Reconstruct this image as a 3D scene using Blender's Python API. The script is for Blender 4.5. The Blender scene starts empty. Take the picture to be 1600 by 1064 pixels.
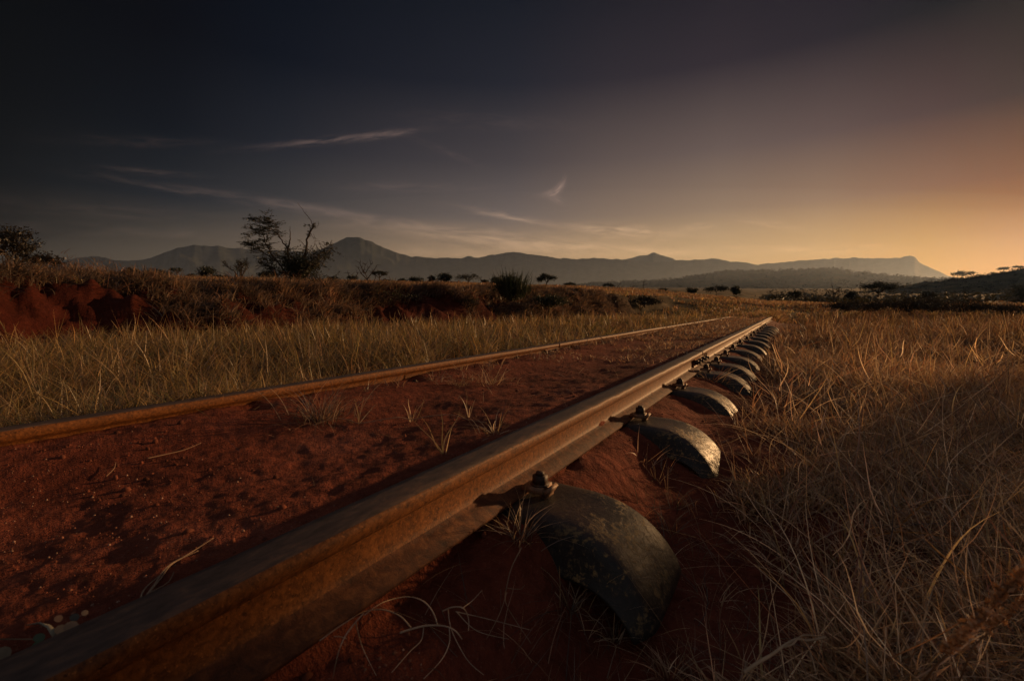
import bpy, math, random
import numpy as np
from math import sin, cos, tan, radians, pi

sc = bpy.context.scene
COL = sc.collection
# ------------------------------------------------------------------ camera
YAW = radians(31.4); F = 711.0; CZ = 0.39; HY = 480.0
cam_d = bpy.data.cameras.new('camera'); cam = bpy.data.objects.new('camera', cam_d); COL.objects.link(cam)
cam.location = (0, 0, CZ); cam.rotation_euler = (radians(90 - 4.18), 0, YAW)
cam_d.sensor_width = 36; cam_d.lens = 16.0; cam_d.clip_start = 0.01; cam_d.clip_end = 40000
cam_d.dof.use_dof = True; cam_d.dof.focus_distance = 2.2; cam_d.dof.aperture_fstop = 10.0
sc.camera = cam
FW = np.array((-sin(YAW), cos(YAW), 0.0)); RT = np.array((cos(YAW), sin(YAW), 0.0))
_p = radians(4.18)
_f3 = np.array((-sin(YAW)*cos(_p), cos(YAW)*cos(_p), -sin(_p)))
_u3 = np.cross(RT, _f3)
def ray(px, py):
    return _f3 + RT*(px-800)/F - _u3*(py-532)/F
def W(px, py, z=0.0):
    """point of the photo on the horizontal plane z"""
    d = ray(px, py); t = (z-CZ)/d[2]
    return np.array((0, 0, CZ)) + d*t
def WD(px, py, Z):
    """point of the photo at ground distance Z ahead"""
    d = ray(px, py); t = Z/(d@FW)
    return np.array((0, 0, CZ)) + d*t

# ------------------------------------------------------------------ view, sun, sky
sc.view_settings.view_transform = 'Standard'; sc.view_settings.look = 'None'
sc.view_settings.exposure = 0.0; sc.view_settings.gamma = 1.0
sc.render.engine = 'CYCLES'
sc.cycles.max_bounces = 6; sc.cycles.diffuse_bounces = 3; sc.cycles.volume_bounces = 0
sc.cycles.transparent_max_bounces = 8
SUN_AZ = radians(26.0)      # from the track direction (+Y) towards +X
SUN_EL = radians(8.5)
sun_dir = np.array((sin(SUN_AZ)*cos(SUN_EL), cos(SUN_AZ)*cos(SUN_EL), sin(SUN_EL)))
sd = bpy.data.lights.new('sun', 'SUN'); so = bpy.data.objects.new('sun', sd); COL.objects.link(so)
sd.energy = 4.2; sd.angle = radians(1.2); sd.color = (1.0, 0.58, 0.27)
from mathutils import Vector
so.rotation_euler = Vector(-sun_dir).to_track_quat('-Z', 'Y').to_euler()
so.location = (30, 30, 40)

def lin(c):
    return tuple(((v/255)/12.92 if v/255 <= .04045 else ((v/255+.055)/1.055)**2.4) for v in c)

class NT:
    def __init__(s, tree): s.t = tree; s.n = tree.nodes; s.l = tree.links
    def new(s, typ, **kw):
        n = s.n.new(typ)
        for k, v in kw.items(): setattr(n, k, v)
        return n
    def link(s, a, b): s.l.new(a, b)
    def m(s, op, a, b=None, c=None, clamp=False):
        n = s.n.new('ShaderNodeMath'); n.operation = op; n.use_clamp = clamp
        for i, v in enumerate((a, b, c)):
            if v is None: continue
            if hasattr(v, 'is_output'): s.l.new(v, n.inputs[i])
            else: n.inputs[i].default_value = v
        return n.outputs[0]
    def ramp(s, fac, stops, interp='LINEAR'):
        n = s.n.new('ShaderNodeValToRGB'); n.color_ramp.interpolation = interp
        e = n.color_ramp.elements
        while len(e) < len(stops): e.new(0.5)
        for el, (p, c) in zip(e, stops):
            el.position = p
            el.color = (c, c, c, 1) if isinstance(c, (int, float)) else (*c[:3], 1)
        if fac is not None: s.l.new(fac, n.inputs[0])
        return n.outputs[0]
    def mix(s, fac, a, b, typ='MIX'):
        n = s.n.new('ShaderNodeMix'); n.data_type = 'RGBA'; n.blend_type = typ; n.clamp_result = False
        for sock, v in ((n.inputs[0], fac), (n.inputs[6], a), (n.inputs[7], b)):
            if hasattr(v, 'is_output'): s.l.new(v, sock)
            elif isinstance(v, (int, float)): sock.default_value = v
            else: sock.default_value = (*v[:3], 1)
        return n.outputs[2]
    def noise(s, vec, scale, detail=4, rough=.55, dist=0.0, dim='3D'):
        n = s.n.new('ShaderNodeTexNoise'); n.noise_dimensions = dim
        n.inputs['Scale'].default_value = scale; n.inputs['Detail'].default_value = detail
        n.inputs['Roughness'].default_value = rough; n.inputs['Distortion'].default_value = dist
        if vec is not None: s.l.new(vec, n.inputs['Vector'])
        return n.outputs['Fac']

# sky colours by azimuth (photo column) and elevation (photo row)
SKY_X = [0, 400, 800, 1200, 1600]
SKY_ROWS = [
    (0, [(0.0, 6.2, 12.0), (7.9, 15.1, 24.0), (20.8, 24.7, 33.2), (33.3, 30.2, 35.9), (29.0, 21.5, 30.1)]),
    (60, [(0.0, 4.5, 9.8), (10.5, 17.4, 27.4), (23.9, 26.6, 37.1), (47.0, 40.9, 45.5), (49.0, 37.0, 35.7)]),
    (130, [(0.0, 5.8, 12.0), (14.4, 22.0, 32.7), (34.8, 36.3, 45.1), (64.4, 52.9, 56.2), (82.3, 55.4, 46.2)]),
    (200, [(0.7, 8.1, 15.5), (22.6, 28.7, 37.9), (48.4, 47.7, 55.3), (91.5, 77.0, 76.4), (110.3, 76.9, 59.5)]),
    (300, [(12.8, 20.1, 26.4), (37.9, 44.3, 54.1), (85.8, 77.3, 77.4), (141.4, 117.1, 101.5), (166.9, 111.0, 68.8)]),
    (350, [(29.5, 35.5, 40.6), (60.1, 60.6, 61.2), (111.5, 100.1, 95.7), (165.5, 134.6, 105.3), (198.0, 135.3, 59.2)]),
    (400, [(52.4, 52.8, 53.0), (90.1, 82.8, 77.7), (155.8, 130.6, 105.9), (208.0, 168.9, 121.0), (230.4, 154.5, 40.6)]),
    (450, [(65.4, 61.9, 60.4), (103.2, 93.5, 85.9), (171.0, 141.4, 111.9), (222.0, 176.4, 118.5), (244.5, 165.2, 49.3)])]
SKY_GAIN = 1.0
def sky_at(px, py):
    px = min(max(px, 0), 1600); py = min(max(py, 0), 450)
    rows = []
    for y, cs in SKY_ROWS:
        rows.append([np.interp(px, SKY_X, [lin(c)[k] for c in cs]) for k in range(3)])
    ys = [r[0] for r in SKY_ROWS]
    return [float(np.interp(py, ys, [r[k] for r in rows])) for k in range(3)]

# the air between the camera and the sky (see the haze at the end) adds light: the sky behind it is that much darker
HZ_TOP = 830.0; HZ_M = 0.7e-5; HZ_R = (0.15e-5, 0.7e-5, 2.0e-5); HZ_G = .7
SUN_C = (1.0, 0.58, 0.27); SUN_E = 4.2
def behind_haze(c, a, el):
    d = FW*cos(a)*cos(el)+RT*sin(a)*cos(el)+np.array((0, 0, sin(el)))
    mu = float(d@sun_dir); L = min(8500.0, HZ_TOP/max(sin(el), 1e-3))
    out = []
    for k in range(3):
        ph = (1-HZ_G**2)/(4*pi*(1+HZ_G**2-2*HZ_G*mu)**1.5)
        ext = HZ_M+HZ_R[k]; tau = ext*L
        ins = SUN_E*SUN_C[k]*(HZ_M*ph+HZ_R[k]/(4*pi))*(1-math.exp(-tau))/ext*math.exp(-ext*2500)
        ins += ext*L*(.06, .055, .06)[k]
        out.append(max((c[k]-ins)/math.exp(-tau), c[k]*.12))
    return out
world = bpy.data.worlds.new("World"); sc.world = world; world.use_nodes = True
w = NT(world.node_tree); w.n.clear()
wo = w.new('ShaderNodeOutputWorld'); bg = w.new('ShaderNodeBackground')
w.link(bg.outputs[0], wo.inputs[0])
tc = w.new('ShaderNodeTexCoord'); sep = w.new('ShaderNodeSeparateXYZ'); w.link(tc.outputs['Generated'], sep.inputs[0])
dx, dy, dz = sep.outputs
fwd = w.m('ADD', w.m('MULTIPLY', dx, float(FW[0])), w.m('MULTIPLY', dy, float(FW[1])))
rgt = w.m('ADD', w.m('MULTIPLY', dx, float(RT[0])), w.m('MULTIPLY', dy, float(RT[1])))
az = w.m('ARCTAN2', rgt, fwd)                       # -pi..pi, 0 = straight ahead
azn = w.m('ADD', w.m('DIVIDE', az, 2*pi), 0.5)
hyp = w.m('SQRT', w.m('ADD', w.m('MULTIPLY', dx, dx), w.m('MULTIPLY', dy, dy)))
te = w.m('ARCTAN2', w.m('MAXIMUM', dz, 0.0), hyp)   # elevation angle
ELS = [0.0, 0.05, 0.11, 0.19, 0.30, 0.44, 0.62, 0.78, 1.1]
prev = None
for i, e in enumerate(ELS):
    stops = []
    for a_deg in (-180, -120, -75, -48.4, -36, -26, -14, 0, 12, 24, 34, 42, 48.4, 62, 85, 120, 180):
        a = radians(a_deg)
        ac = min(max(a, -radians(48.4)), radians(48.4))
        px = 800 + F*tan(ac); py = HY - F*tan(e)/cos(ac)
        c = sky_at(px, py)
        c = behind_haze(c, a, e)
        if e > .7: c = [0.05, 0.052, 0.063]
        if e >= 1.0: c = [0.10, 0.10, 0.12]
        if a_deg < -60: k = 1.0 if a_deg > -100 else 0.9; c = [v*k for v in c]
        if a_deg == 62: c = [c[0]*1.15, c[1]*1.1, c[2]*1.0]
        if a_deg == 85: c = [c[0]*.7, c[1]*.7, c[2]*.8]
        if a_deg == 120: c = [c[0]*.2+.07, c[1]*.25+.065, c[2]*.4+.07]
        if abs(a_deg) == 180: c = [.16, .15, .155]
        if a_deg == -120: c = [.09, .088, .095]
        stops.append(((a_deg+180)/360, c))
    r = w.ramp(azn, stops)
    if prev is None: prev = r
    else:
        t = w.m('DIVIDE', w.m('SUBTRACT', te, ELS[i-1]), ELS[i]-ELS[i-1], clamp=True)
        prev = w.mix(t, prev, r)
col = prev
# cirrus: thin streaks at fixed places of the sky, broken up by stretched noise
fc = w.m('MAXIMUM', fwd, 0.25)
U = w.m('ADD', w.m('MULTIPLY', w.m('DIVIDE', rgt, fc), F), 800.0)
V = w.m('SUBTRACT', HY, w.m('MULTIPLY', w.m('DIVIDE', dz, fc), F))
def streak(cx, cy, ang, L, T, col, gain, ns=.02, seed=0.0, bend=0.0):
    global tot
    a = radians(ang); ca, sa = cos(a), sin(a)
    du = w.m('SUBTRACT', U, float(cx)); dv = w.m('SUBTRACT', V, float(cy))
    s = w.m('ADD', w.m('MULTIPLY', du, ca), w.m('MULTIPLY', dv, sa))
    t = w.m('ADD', w.m('MULTIPLY', du, -sa), w.m('MULTIPLY', dv, ca))
    if bend:
        t = w.m('ADD', t, w.m('MULTIPLY', w.m('MULTIPLY', s, s), bend))
    cv = w.new('ShaderNodeCombineXYZ'); w.link(w.m('MULTIPLY', s, ns), cv.inputs[0]); w.link(w.m('MULTIPLY', t, ns*5.5), cv.inputs[1]); cv.inputs[2].default_value = seed
    nz = w.noise(cv.outputs[0], 1.0, 6, .62, .6)
    sn = w.m('DIVIDE', s, float(L)); tn = w.m('DIVIDE', t, float(T))
    q = w.m('ADD', w.m('MULTIPLY', sn, sn), w.m('MULTIPLY', tn, tn))
    g = w.m('EXPONENT', w.m('MULTIPLY', q, -1.0))
    br = w.new('ShaderNodeMapRange'); w.link(nz, br.inputs[0]); br.inputs[1].default_value = .38; br.inputs[2].default_value = .72
    v = w.m('MULTIPLY', w.m('MULTIPLY', g, br.outputs[0]), gain)
    c = w.new('ShaderNodeVectorMath', operation='SCALE'); c.inputs[0].default_value = col; w.link(v, c.inputs[3])
    ad = w.new('ShaderNodeVectorMath', operation='ADD'); w.link(tot, ad.inputs[0]); w.link(c.outputs[0], ad.inputs[1])
    tot = ad.outputs[0]
tot = col
warm = (.22, .14, .11); pale = (.30, .19, .12)
streak(525, 227, -6, 95, 5, warm, .55, .02, 1.3)
streak(610, 219, -7, 45, 5, warm, .55, .03, 2.1)
streak(340, 309, 9, 150, 6, warm, .28, .014, 5)
streak(560, 341, 9.5, 170, 7, warm, .5, .014, 6)
streak(800, 378, 6, 200, 13, pale, .8, .014, 7)
streak(868, 302, -38, 19, 5, warm, 1.2, .05, 9, .012)
streak(866, 314, 30, 13, 5, warm, .7, .05, 10)
streak(795, 341, 10, 60, 5, pale, .8, .025, 11)
streak(960, 362, 3, 70, 8, pale, 1.0, .03, 12)
streak(1085, 357, -4, 25, 5, pale, .6, .05, 13)
streak(1190, 352, 8, 60, 6, pale, .35, .03, 14)
streak(1250, 392, 1, 120, 5, pale, .6, .02, 15)
streak(900, 392, 2, 230, 9, pale, .7, .012, 16)
streak(230, 230, 2, 110, 8, warm, .10, .02, 17)
streak(240, 274, 5, 60, 5, warm, .18, .03, 18)
streak(150, 330, 4, 220, 14, warm, .10, .012, 19)
streak(700, 245, 22, 50, 5, warm, .12, .03, 20)
streak(770, 200, 3, 120, 12, warm, .10, .02, 21)
streak(640, 297, 1, 110, 7, warm, .16, .02, 22)
streak(250, 366, 3, 300, 9, warm, .13, .011, 25)
streak(700, 398, 2, 150, 7, pale, .5, .015, 27)
streak(1000, 372, -2, 110, 10, pale, .4, .02, 28)
streak(1360, 386, 3, 60, 5, pale, .35, .03, 26)
# a weak physical sky under it for the cool fill
nish = w.new('ShaderNodeTexSky'); nish.sky_type = 'NISHITA'; nish.sun_disc = False
nish.sun_elevation = SUN_EL; nish.sun_rotation = SUN_AZ; nish.dust_density = 3.0
sc_n = w.new('ShaderNodeVectorMath', operation='SCALE'); w.link(nish.outputs[0], sc_n.inputs[0]); sc_n.inputs[3].default_value = 0.0003
ad = w.new('ShaderNodeVectorMath', operation='ADD'); w.link(tot, ad.inputs[0]); w.link(sc_n.outputs[0], ad.inputs[1])
w.link(ad.outputs[0], bg.inputs[0]); bg.inputs[1].default_value = SKY_GAIN

# ------------------------------------------------------------------ numpy helpers
def _hash(ix, iy, seed):
    h = (ix.astype(np.int64)*374761393 + iy.astype(np.int64)*668265263 + seed*1442695041) & 0xffffffff
    h = ((h ^ (h >> 13))*1274126177) & 0xffffffff
    return ((h ^ (h >> 16)) & 0xffffff)/float(0xffffff)
def vnoise(x, y, seed=0):
    x = np.asarray(x, float); y = np.asarray(y, float)
    ix = np.floor(x); iy = np.floor(y); fx = x-ix; fy = y-iy
    fx = fx*fx*(3-2*fx); fy = fy*fy*(3-2*fy)
    a = _hash(ix, iy, seed); b = _hash(ix+1, iy, seed); c = _hash(ix, iy+1, seed); d = _hash(ix+1, iy+1, seed)
    return (a*(1-fx)+b*fx)*(1-fy) + (c*(1-fx)+d*fx)*fy - .5
def fbm(x, y, sc_=1.0, oct_=4, seed=0, gain=.5):
    s = 0; a = 1.0; f = sc_
    for k in range(oct_):
        s = s + a*vnoise(x*f, y*f, seed+k*17); a *= gain; f *= 2.03
    return s
def sstep(a, b, x):
    t = np.clip((x-a)/(b-a), 0, 1); return t*t*(3-2*t)

# ------------------------------------------------------------------ terrain height
SLEEPER_Y = [-.62, .10, .82, 1.57, 2.28, 2.93, 3.42, 3.98, 4.64, 5.32, 6.0, 6.7, 7.4, 8.1, 8.8, 9.5, 10.2, 10.9]
def track_drop(y):
    return -0.012*np.clip(y-14.5, 0, 40)**1.35
TP = [-900, 0, 100, 200, 300, 400, 500, 600, 700, 800, 900, 1000, 1100, 1200, 1300, 1450, 1600, 2500]
TR = np.log([4, 8, 14, 30, 60, 150, 260, 600, 1200, 2500, 5000, 12000])
TY = np.array([ # rows: distance, columns: TP
 [468]*10 + [480]*8,
 [440,440,442,450,455,458,460,460,462,464,468,476,482,484,486,487,487,487],
 [436,436,438,442,445,449,452,453,455,456,460,470,478,481,483,484,484,484],
 [432,432,434,437,440,443,447,449,450,452,456,463,472,477,480,481,481,481],
 [430,430,431,434,437,439,442,444,446,449,452,457,466,474,477,479,479,479],
 [428,428,429,431,434,436,438,440,442,445,448,452,462,472,476,478,477,477],
 [436,436,437,439,440,441,443,445,446,448,450,455,464,471,474,473,470,468],
 [448,448,448,448,448,448,448,448,448,449,450,454,459,462,462,460,456,452],
 [449,449,449,449,449,449,449,449,449,449,449,450,451,452,452,450,448,446],
 [446,446,446,446,446,446,446,446,446,446,446,446,447,448,448,448,448,448],
 [444]*18, [444]*18], float)
def px_of(x, y):
    Z = x*FW[0]+y*FW[1]; X = x*RT[0]+y*RT[1]
    th = np.arctan2(X, Z); r = np.hypot(x, y)
    thc = np.clip(th, -1.05, 1.05)
    back = sstep(1.7, 3.0, np.abs(th))
    P = 800+F*np.tan(thc); P = P*(1-back)+1300*back
    Ze = r*np.cos(thc)
    return P, Ze, r
def table_h(x, y):
    P, Ze, r = px_of(x, y)
    lr = np.log(np.maximum(r, 4.0))
    pi_ = np.interp(P, TP, np.arange(len(TP))); i0 = np.minimum(pi_.astype(int), len(TP)-2); fp = pi_-i0
    ri = np.interp(lr, TR, np.arange(len(TR))); j0 = np.minimum(ri.astype(int), len(TR)-2); fr = ri-j0
    yv = (TY[j0, i0]*(1-fp)+TY[j0, i0+1]*fp)*(1-fr) + (TY[j0+1, i0]*(1-fp)+TY[j0+1, i0+1]*fp)*fr
    h = CZ + Ze*(HY-yv)/F
    return h + fbm(x, y, .11, 3, 5)*np.clip(r*.004, .05, 2.5)
def near_h(x, y):
    n1 = fbm(x, y, 1.3, 4, 11); n2 = fbm(x, y, 9.0, 4, 12); n3 = fbm(x, y, 40., 3, 13)
    mid = .030 + .012*n1 + .009*n2 + .0032*n3 + .030*sstep(-1.22, -1.50, x + .05*n2) + .036*sstep(-1.0, -.6, x)
    right = -.012 - .04*sstep(.75, .45, y) - .082*sstep(-.47, -.17, x+.05*n1) - .080*sstep(1.7, 1.0, y)*sstep(-.40, -.24, x)*sstep(.12, -.02, x) + .012*n1 + .014*n2 + .004*n3
    for sy in SLEEPER_Y:
        for bx_ in (-1.4975, -.578):
            mid = mid - .026*np.exp(-((x-bx_)**2+(y-sy)**2)/.045**2)
    left = .02 - .09*sstep(-1.63, -2.1, x) + .05*n1
    g = np.where(x > -1.035, 0, 1)
    h = mid*(1-sstep(-.53, -.47, x)) + right*sstep(-.53, -.47, x)
    h = h*sstep(-1.61, -1.555, x) + left*(1-sstep(-1.61, -1.555, x))
    h = h + .10*sstep(.3, 3, x)*n1 + .05*sstep(1.5, 4, np.abs(x))*n1
    return h + track_drop(y)
def H(x, y):
    x = np.asarray(x, float); y = np.asarray(y, float)
    r = np.hypot(x, y); t = table_h(x, y); n = near_h(x, y)
    far = sstep(18, 42, r)
    # cut bank left of the line
    e = fbm(x, y, .55, 4, 31); e2 = fbm(x, y, 2.4, 4, 32)
    edge = -6.7 - .75*e
    b = sstep(0, 1, (edge - x + .25*e2)/(1.5+.7*vnoise(x*.3, y*.3, 77)))
    gul = np.abs(fbm(x, y, 1.9, 4, 41))*b*(1-b)*.5 + fbm(x, y, 6, 3, 42)*b*(1-b)*.42 + fbm(x, y, 17, 3, 43)*b*(1-b)*.14
    bank = n*(1-b) + (t + .25*e2*sstep(.6, 1, b))*b - gul
    h = bank*(1-far) + t*far
    return h
def Hs(x, y): return float(H(np.array([x]), np.array([y]))[0])

# ------------------------------------------------------------------ mesh helpers
def set_mesh(me, V, quads=None, tris=None, smooth=False, color=None, mats=None):
    V = np.asarray(V, np.float32).reshape(-1, 3)
    nq = 0 if quads is None else len(quads); nt = 0 if tris is None else len(tris)
    me.vertices.add(len(V)); me.vertices.foreach_set('co', V.ravel())
    loops = []
    if nq: loops.append(np.asarray(quads, np.int32).ravel())
    if nt: loops.append(np.asarray(tris, np.int32).ravel())
    L = np.concatenate(loops)
    me.loops.add(len(L)); me.loops.foreach_set('vertex_index', L)
    me.polygons.add(nq+nt)
    start = np.concatenate([np.arange(nq)*4, nq*4+np.arange(nt)*3]).astype(np.int32)
    me.polygons.foreach_set('loop_start', start)
    try: me.polygons.foreach_set('loop_total', np.concatenate([np.full(nq, 4), np.full(nt, 3)]).astype(np.int32))
    except Exception: pass
    if smooth: me.polygons.foreach_set('use_smooth', np.ones(nq+nt, bool))
    me.update(calc_edges=True)
    if color is not None:
        at = me.color_attributes.new('tint', 'FLOAT_COLOR', 'POINT')
        c = np.ones((len(V), 4), np.float32); c[:, :3] = color
        at.data.foreach_set('color', c.ravel())
class MB:
    def __init__(s): s.V = []; s.Q = []; s.T = []; s.C = []; s.n = 0
    def add(s, V, Q=(), T=(), c=None):
        V = np.asarray(V, float).reshape(-1, 3)
        if len(Q): s.Q.append(np.asarray(Q, int).reshape(-1, 4)+s.n)
        if len(T): s.T.append(np.asarray(T, int).reshape(-1, 3)+s.n)
        s.V.append(V); s.n += len(V)
        cc = np.ones((len(V), 3))*(np.array((1, 1, 1)) if c is None else np.asarray(c))
        s.C.append(cc); return s
    def box(s, c, h, rot=None, top=1.0, col=None):
        v = np.array([(a*(top if k > 0 else 1), b*(top if k > 0 else 1), k) for k in (-1, 1) for a, b in ((-1, -1), (1, -1), (1, 1), (-1, 1))], float)*np.array(h)
        if rot is not None: v = v @ np.asarray(rot).T
        return s.add(v+np.array(c), [(3, 2, 1, 0), (4, 5, 6, 7), (0, 1, 5, 4), (1, 2, 6, 5), (2, 3, 7, 6), (3, 0, 4, 7)], c=col)
    def prism(s, c, r, h, n=6, top=1.0, ang=0, col=None):
        a = np.arange(n)/n*2*pi+ang
        V = [(c[0]+r*cos(t), c[1]+r*sin(t), c[2]) for t in a]+[(c[0]+r*top*cos(t), c[1]+r*top*sin(t), c[2]+h) for t in a]+[(c[0], c[1], c[2]), (c[0], c[1], c[2]+h)]
        Q = [(i, (i+1) % n, n+(i+1) % n, n+i) for i in range(n)]
        T = [(2*n, (i+1) % n, i) for i in range(n)]+[(2*n+1, n+i, n+(i+1) % n) for i in range(n)]
        return s.add(V, Q, T, col)
    def tube(s, P, R, n=5, col=None):
        P = np.asarray(P, float); m = len(P)
        R = np.broadcast_to(np.asarray(R, float), (m,))
        T = np.gradient(P, axis=0); T /= np.linalg.norm(T, axis=1)[:, None]+1e-12
        ref = np.array((.31, .17, .93)) if abs(T[0][2]) < .8 else np.array((.9, .3, .1))
        A = np.cross(T, ref); A /= np.linalg.norm(A, axis=1)[:, None]+1e-9
        B = np.cross(T, A)
        a = np.arange(n)/n*2*pi
        V = P[:, None]+R[:, None, None]*(A[:, None]*np.cos(a)[None, :, None]+B[:, None]*np.sin(a)[None, :, None])
        i = np.arange(m-1)[:, None]*n; j = np.arange(n)[None]; j2 = (j+1) % n
        Q = np.stack([i+j, i+j2, i+n+j2, i+n+j], -1).reshape(-1, 4)
        V = V.reshape(-1, 3)
        V = np.vstack([V, P[:1], P[-1:]])
        Tt = [(m*n, (k+1) % n, k) for k in range(n)]+[(m*n+1, (m-1)*n+k, (m-1)*n+(k+1) % n) for k in range(n)]
        return s.add(V, Q, Tt, col)
    def leaves(s, P, size, rng, col=None, flat=0.0, asp=.6):
        P = np.asarray(P, float); n = len(P)
        size = np.broadcast_to(np.asarray(size, float), (n,))
        A = rng.normal(size=(n, 3)); A[:, 2] *= (1-flat); A /= np.linalg.norm(A, axis=1)[:, None]
        B = rng.normal(size=(n, 3)); B[:, 2] *= (1-flat); B -= A*(A*B).sum(1)[:, None]; B /= np.linalg.norm(B, axis=1)[:, None]
        a = A*size[:, None]; b = B*size[:, None]*asp
        V = np.stack([P-a, P+b*.9, P+a, P-b], 1).reshape(-1, 3)
        Q = np.arange(n*4).reshape(-1, 4)
        if col is not None: col = np.repeat(np.broadcast_to(col, (n, 3)), 4, axis=0)
        return s.add(V, Q, c=col)
    def build(s, name, mat, parent=None, smooth=False):
        me = bpy.data.meshes.new(name)
        set_mesh(me, np.vstack(s.V), np.vstack(s.Q) if s.Q else None, np.vstack(s.T) if s.T else None, smooth, np.vstack(s.C))
        o = bpy.data.objects.new(name, me); COL.objects.link(o)
        for m_ in (mat if isinstance(mat, (list, tuple)) else [mat]): me.materials.append(m_)
        if parent is not None: o.parent = parent
        return o
def tag(o, label=None, cat=None, group=None, kind=None):
    if label: o['label'] = label
    if cat: o['category'] = cat
    if group: o['group'] = group
    if kind: o['kind'] = kind
    return o
def empty(name, loc, label, cat, group=None, rz=0):
    o = bpy.data.objects.new(name, None); COL.objects.link(o); o.location = tuple(float(v) for v in loc); o.rotation_euler = (0, 0, rz)
    o.empty_display_size = .1
    return tag(o, label, cat, group)

# ------------------------------------------------------------------ materials
def principled(name, rough=.8, spec=.3):
    m = bpy.data.materials.new(name); m.use_nodes = True
    t = NT(m.node_tree); p = t.n['Principled BSDF']
    p.inputs['Roughness'].default_value = rough; p.inputs['Specular IOR Level'].default_value = spec
    return m, t, p
def bump(t, p, h, strength, dist):
    b = t.new('ShaderNodeBump'); b.inputs['Strength'].default_value = strength; b.inputs['Distance'].default_value = dist
    t.link(h, b.inputs['Height']); t.link(b.outputs[0], p.inputs['Normal']); return b
def objco(t):
    return t.new('ShaderNodeTexCoord').outputs['Object']

M = {}
# red soil with sparse vegetation tint carried by a vertex weight
m, t, p = principled('soil', .95, .1)
co = objco(t)
at = t.new('ShaderNodeAttribute'); at.attribute_name = 'tint'
vs = t.new('ShaderNodeSeparateColor'); t.link(at.outputs['Color'], vs.inputs[0])
n1 = t.noise(co, 2.2, 6, .6); n2 = t.noise(co, 26, 6, .65); n3 = t.noise(co, 210, 3, .6); n4 = t.noise(co, .02, 8, .65)
c1 = t.ramp(n1, [(.3, (.10, .025, .014)), (.55, (.17, .046, .026)), (.75, (.23, .075, .048))])
c2 = t.ramp(n2, [(.32, (.62, .58, .56)), (.55, (1, 1, 1)), (.78, (1.28, 1.22, 1.18))])
c = t.mix(1.0, c1, c2, 'MULTIPLY')
gr = t.ramp(n3, [(.60, 0.), (.72, .55)])
grm = t.m('MULTIPLY', gr, t.ramp(n1, [(.4, .2), (.65, 1.)]))
c = t.mix(grm, c, (.36, .20, .145))
dry = t.ramp(n4, [(.35, (.045, .034, .016)), (.5, (.12, .070, .028)), (.65, (.17, .10, .038))])
scr = t.ramp(t.noise(co, .09, 6, .75), [(.46, (.35, .42, .40)), (.56, (1, 1, 1))])
dry = t.mix(1.0, dry, scr, 'MULTIPLY')
c = t.mix(vs.outputs[1], c, t.mix(1.0, c, (.36, .27, .27), 'MULTIPLY'))  # painted shade: bank soil colour multiplied darker
c = t.mix(vs.outputs[0], c, dry)
t.link(c, p.inputs['Base Color'])
hh = t.m('ADD', t.m('MULTIPLY', n2, 1.0), t.m('MULTIPLY', n3, .25))
bump(t, p, hh, .9, .022)
M['soil'] = m

def rock_mat(name, ca, cb, scale):
    m, t, p = principled(name, 1.0, 0.05)
    co = objco(t)
    a = t.noise(co, scale, 8, .7); b = t.noise(co, scale*9, 5, .7)
    c = t.mix(t.ramp(a, [(.38, 0.), (.62, 1.)]), ca, cb)
    c = t.mix(1.0, c, t.ramp(b, [(.42, (.5, .55, .5)), (.58, (1, 1, 1))]), 'MULTIPLY')
    t.link(c, p.inputs['Base Color']); return m
M['mountain'] = rock_mat('mountain_scrub_haze_tint', (.042, .054, .062), (.060, .066, .070), .0024)  # blue in the scrub colour stands in for part of the haze
M['hill'] = rock_mat('hill_scrub', (.040, .042, .020), (.11, .075, .038), .008)

def rust_mat(name, dark, mid, bright, scale, rough, spec, bd=.0012, metal=0.0, lo=.36, hi=.66, stretch=(1, 1, 1)):
    m, t, p = principled(name, rough, spec)
    mp = t.new('ShaderNodeMapping'); mp.inputs['Scale'].default_value = stretch
    t.link(objco(t), mp.inputs[0]); co = mp.outputs[0]
    a = t.noise(co, scale, 6, .65, .4); b = t.noise(co, scale*8, 5, .7); d = t.noise(co, scale*.22, 3, .5)
    f = t.m('ADD', t.m('MULTIPLY', a, .6), t.m('ADD', t.m('MULTIPLY', b, .22), t.m('MULTIPLY', d, .18)))
    c = t.ramp(f, [(lo, dark), ((lo+hi)/2, mid), (hi, bright)])
    if scale > 100:
        fl = t.noise(co, scale*2.6, 3, .6); c = t.mix(t.ramp(fl, [(.62, 0.), (.70, .8)]), c, tuple(min(1, 1.5*v) for v in bright)); c = t.mix(t.ramp(t.noise(co, scale*.9, 5, .75), [(.34, .85), (.43, 0.)]), c, tuple(.5*v for v in dark))
    t.link(c, p.inputs['Base Color'])
    p.inputs['Metallic'].default_value = metal
    t.link(t.ramp(b, [(.3, rough-.12), (.7, min(1, rough+.12))]), p.inputs['Roughness'])
    bump(t, p, t.m('ADD', t.m('MULTIPLY', b, .6), a), .7, bd)
    return m
M['rail_side'] = rust_mat('rail_rust', (.048, .018, .007), (.15, .052, .013), (.27, .098, .024), 120, .64, .2, .0011, 0, .36, .66)
M['rail_top'] = rust_mat('rail_running_surface', (.030, .021, .017), (.070, .048, .039), (.16, .09, .055), 90, .66, .25, .0007, 0, .34, .68, (1, .35, 1))
M['rail_foot'] = rust_mat('rail_foot_rust', (.028, .012, .008), (.085, .032, .015), (.19, .075, .028), 45, .8, .25, .003, 0, .36, .64)
M['iron'] = rust_mat('fastening_iron', (.012, .009, .008), (.045, .024, .015), (.12, .055, .025), 70, .6, .4, .001, .2)
M['clip'] = rust_mat('clip_rust', (.06, .03, .018), (.18, .09, .045), (.30, .17, .09), 70, .6, .4, .001)
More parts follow.
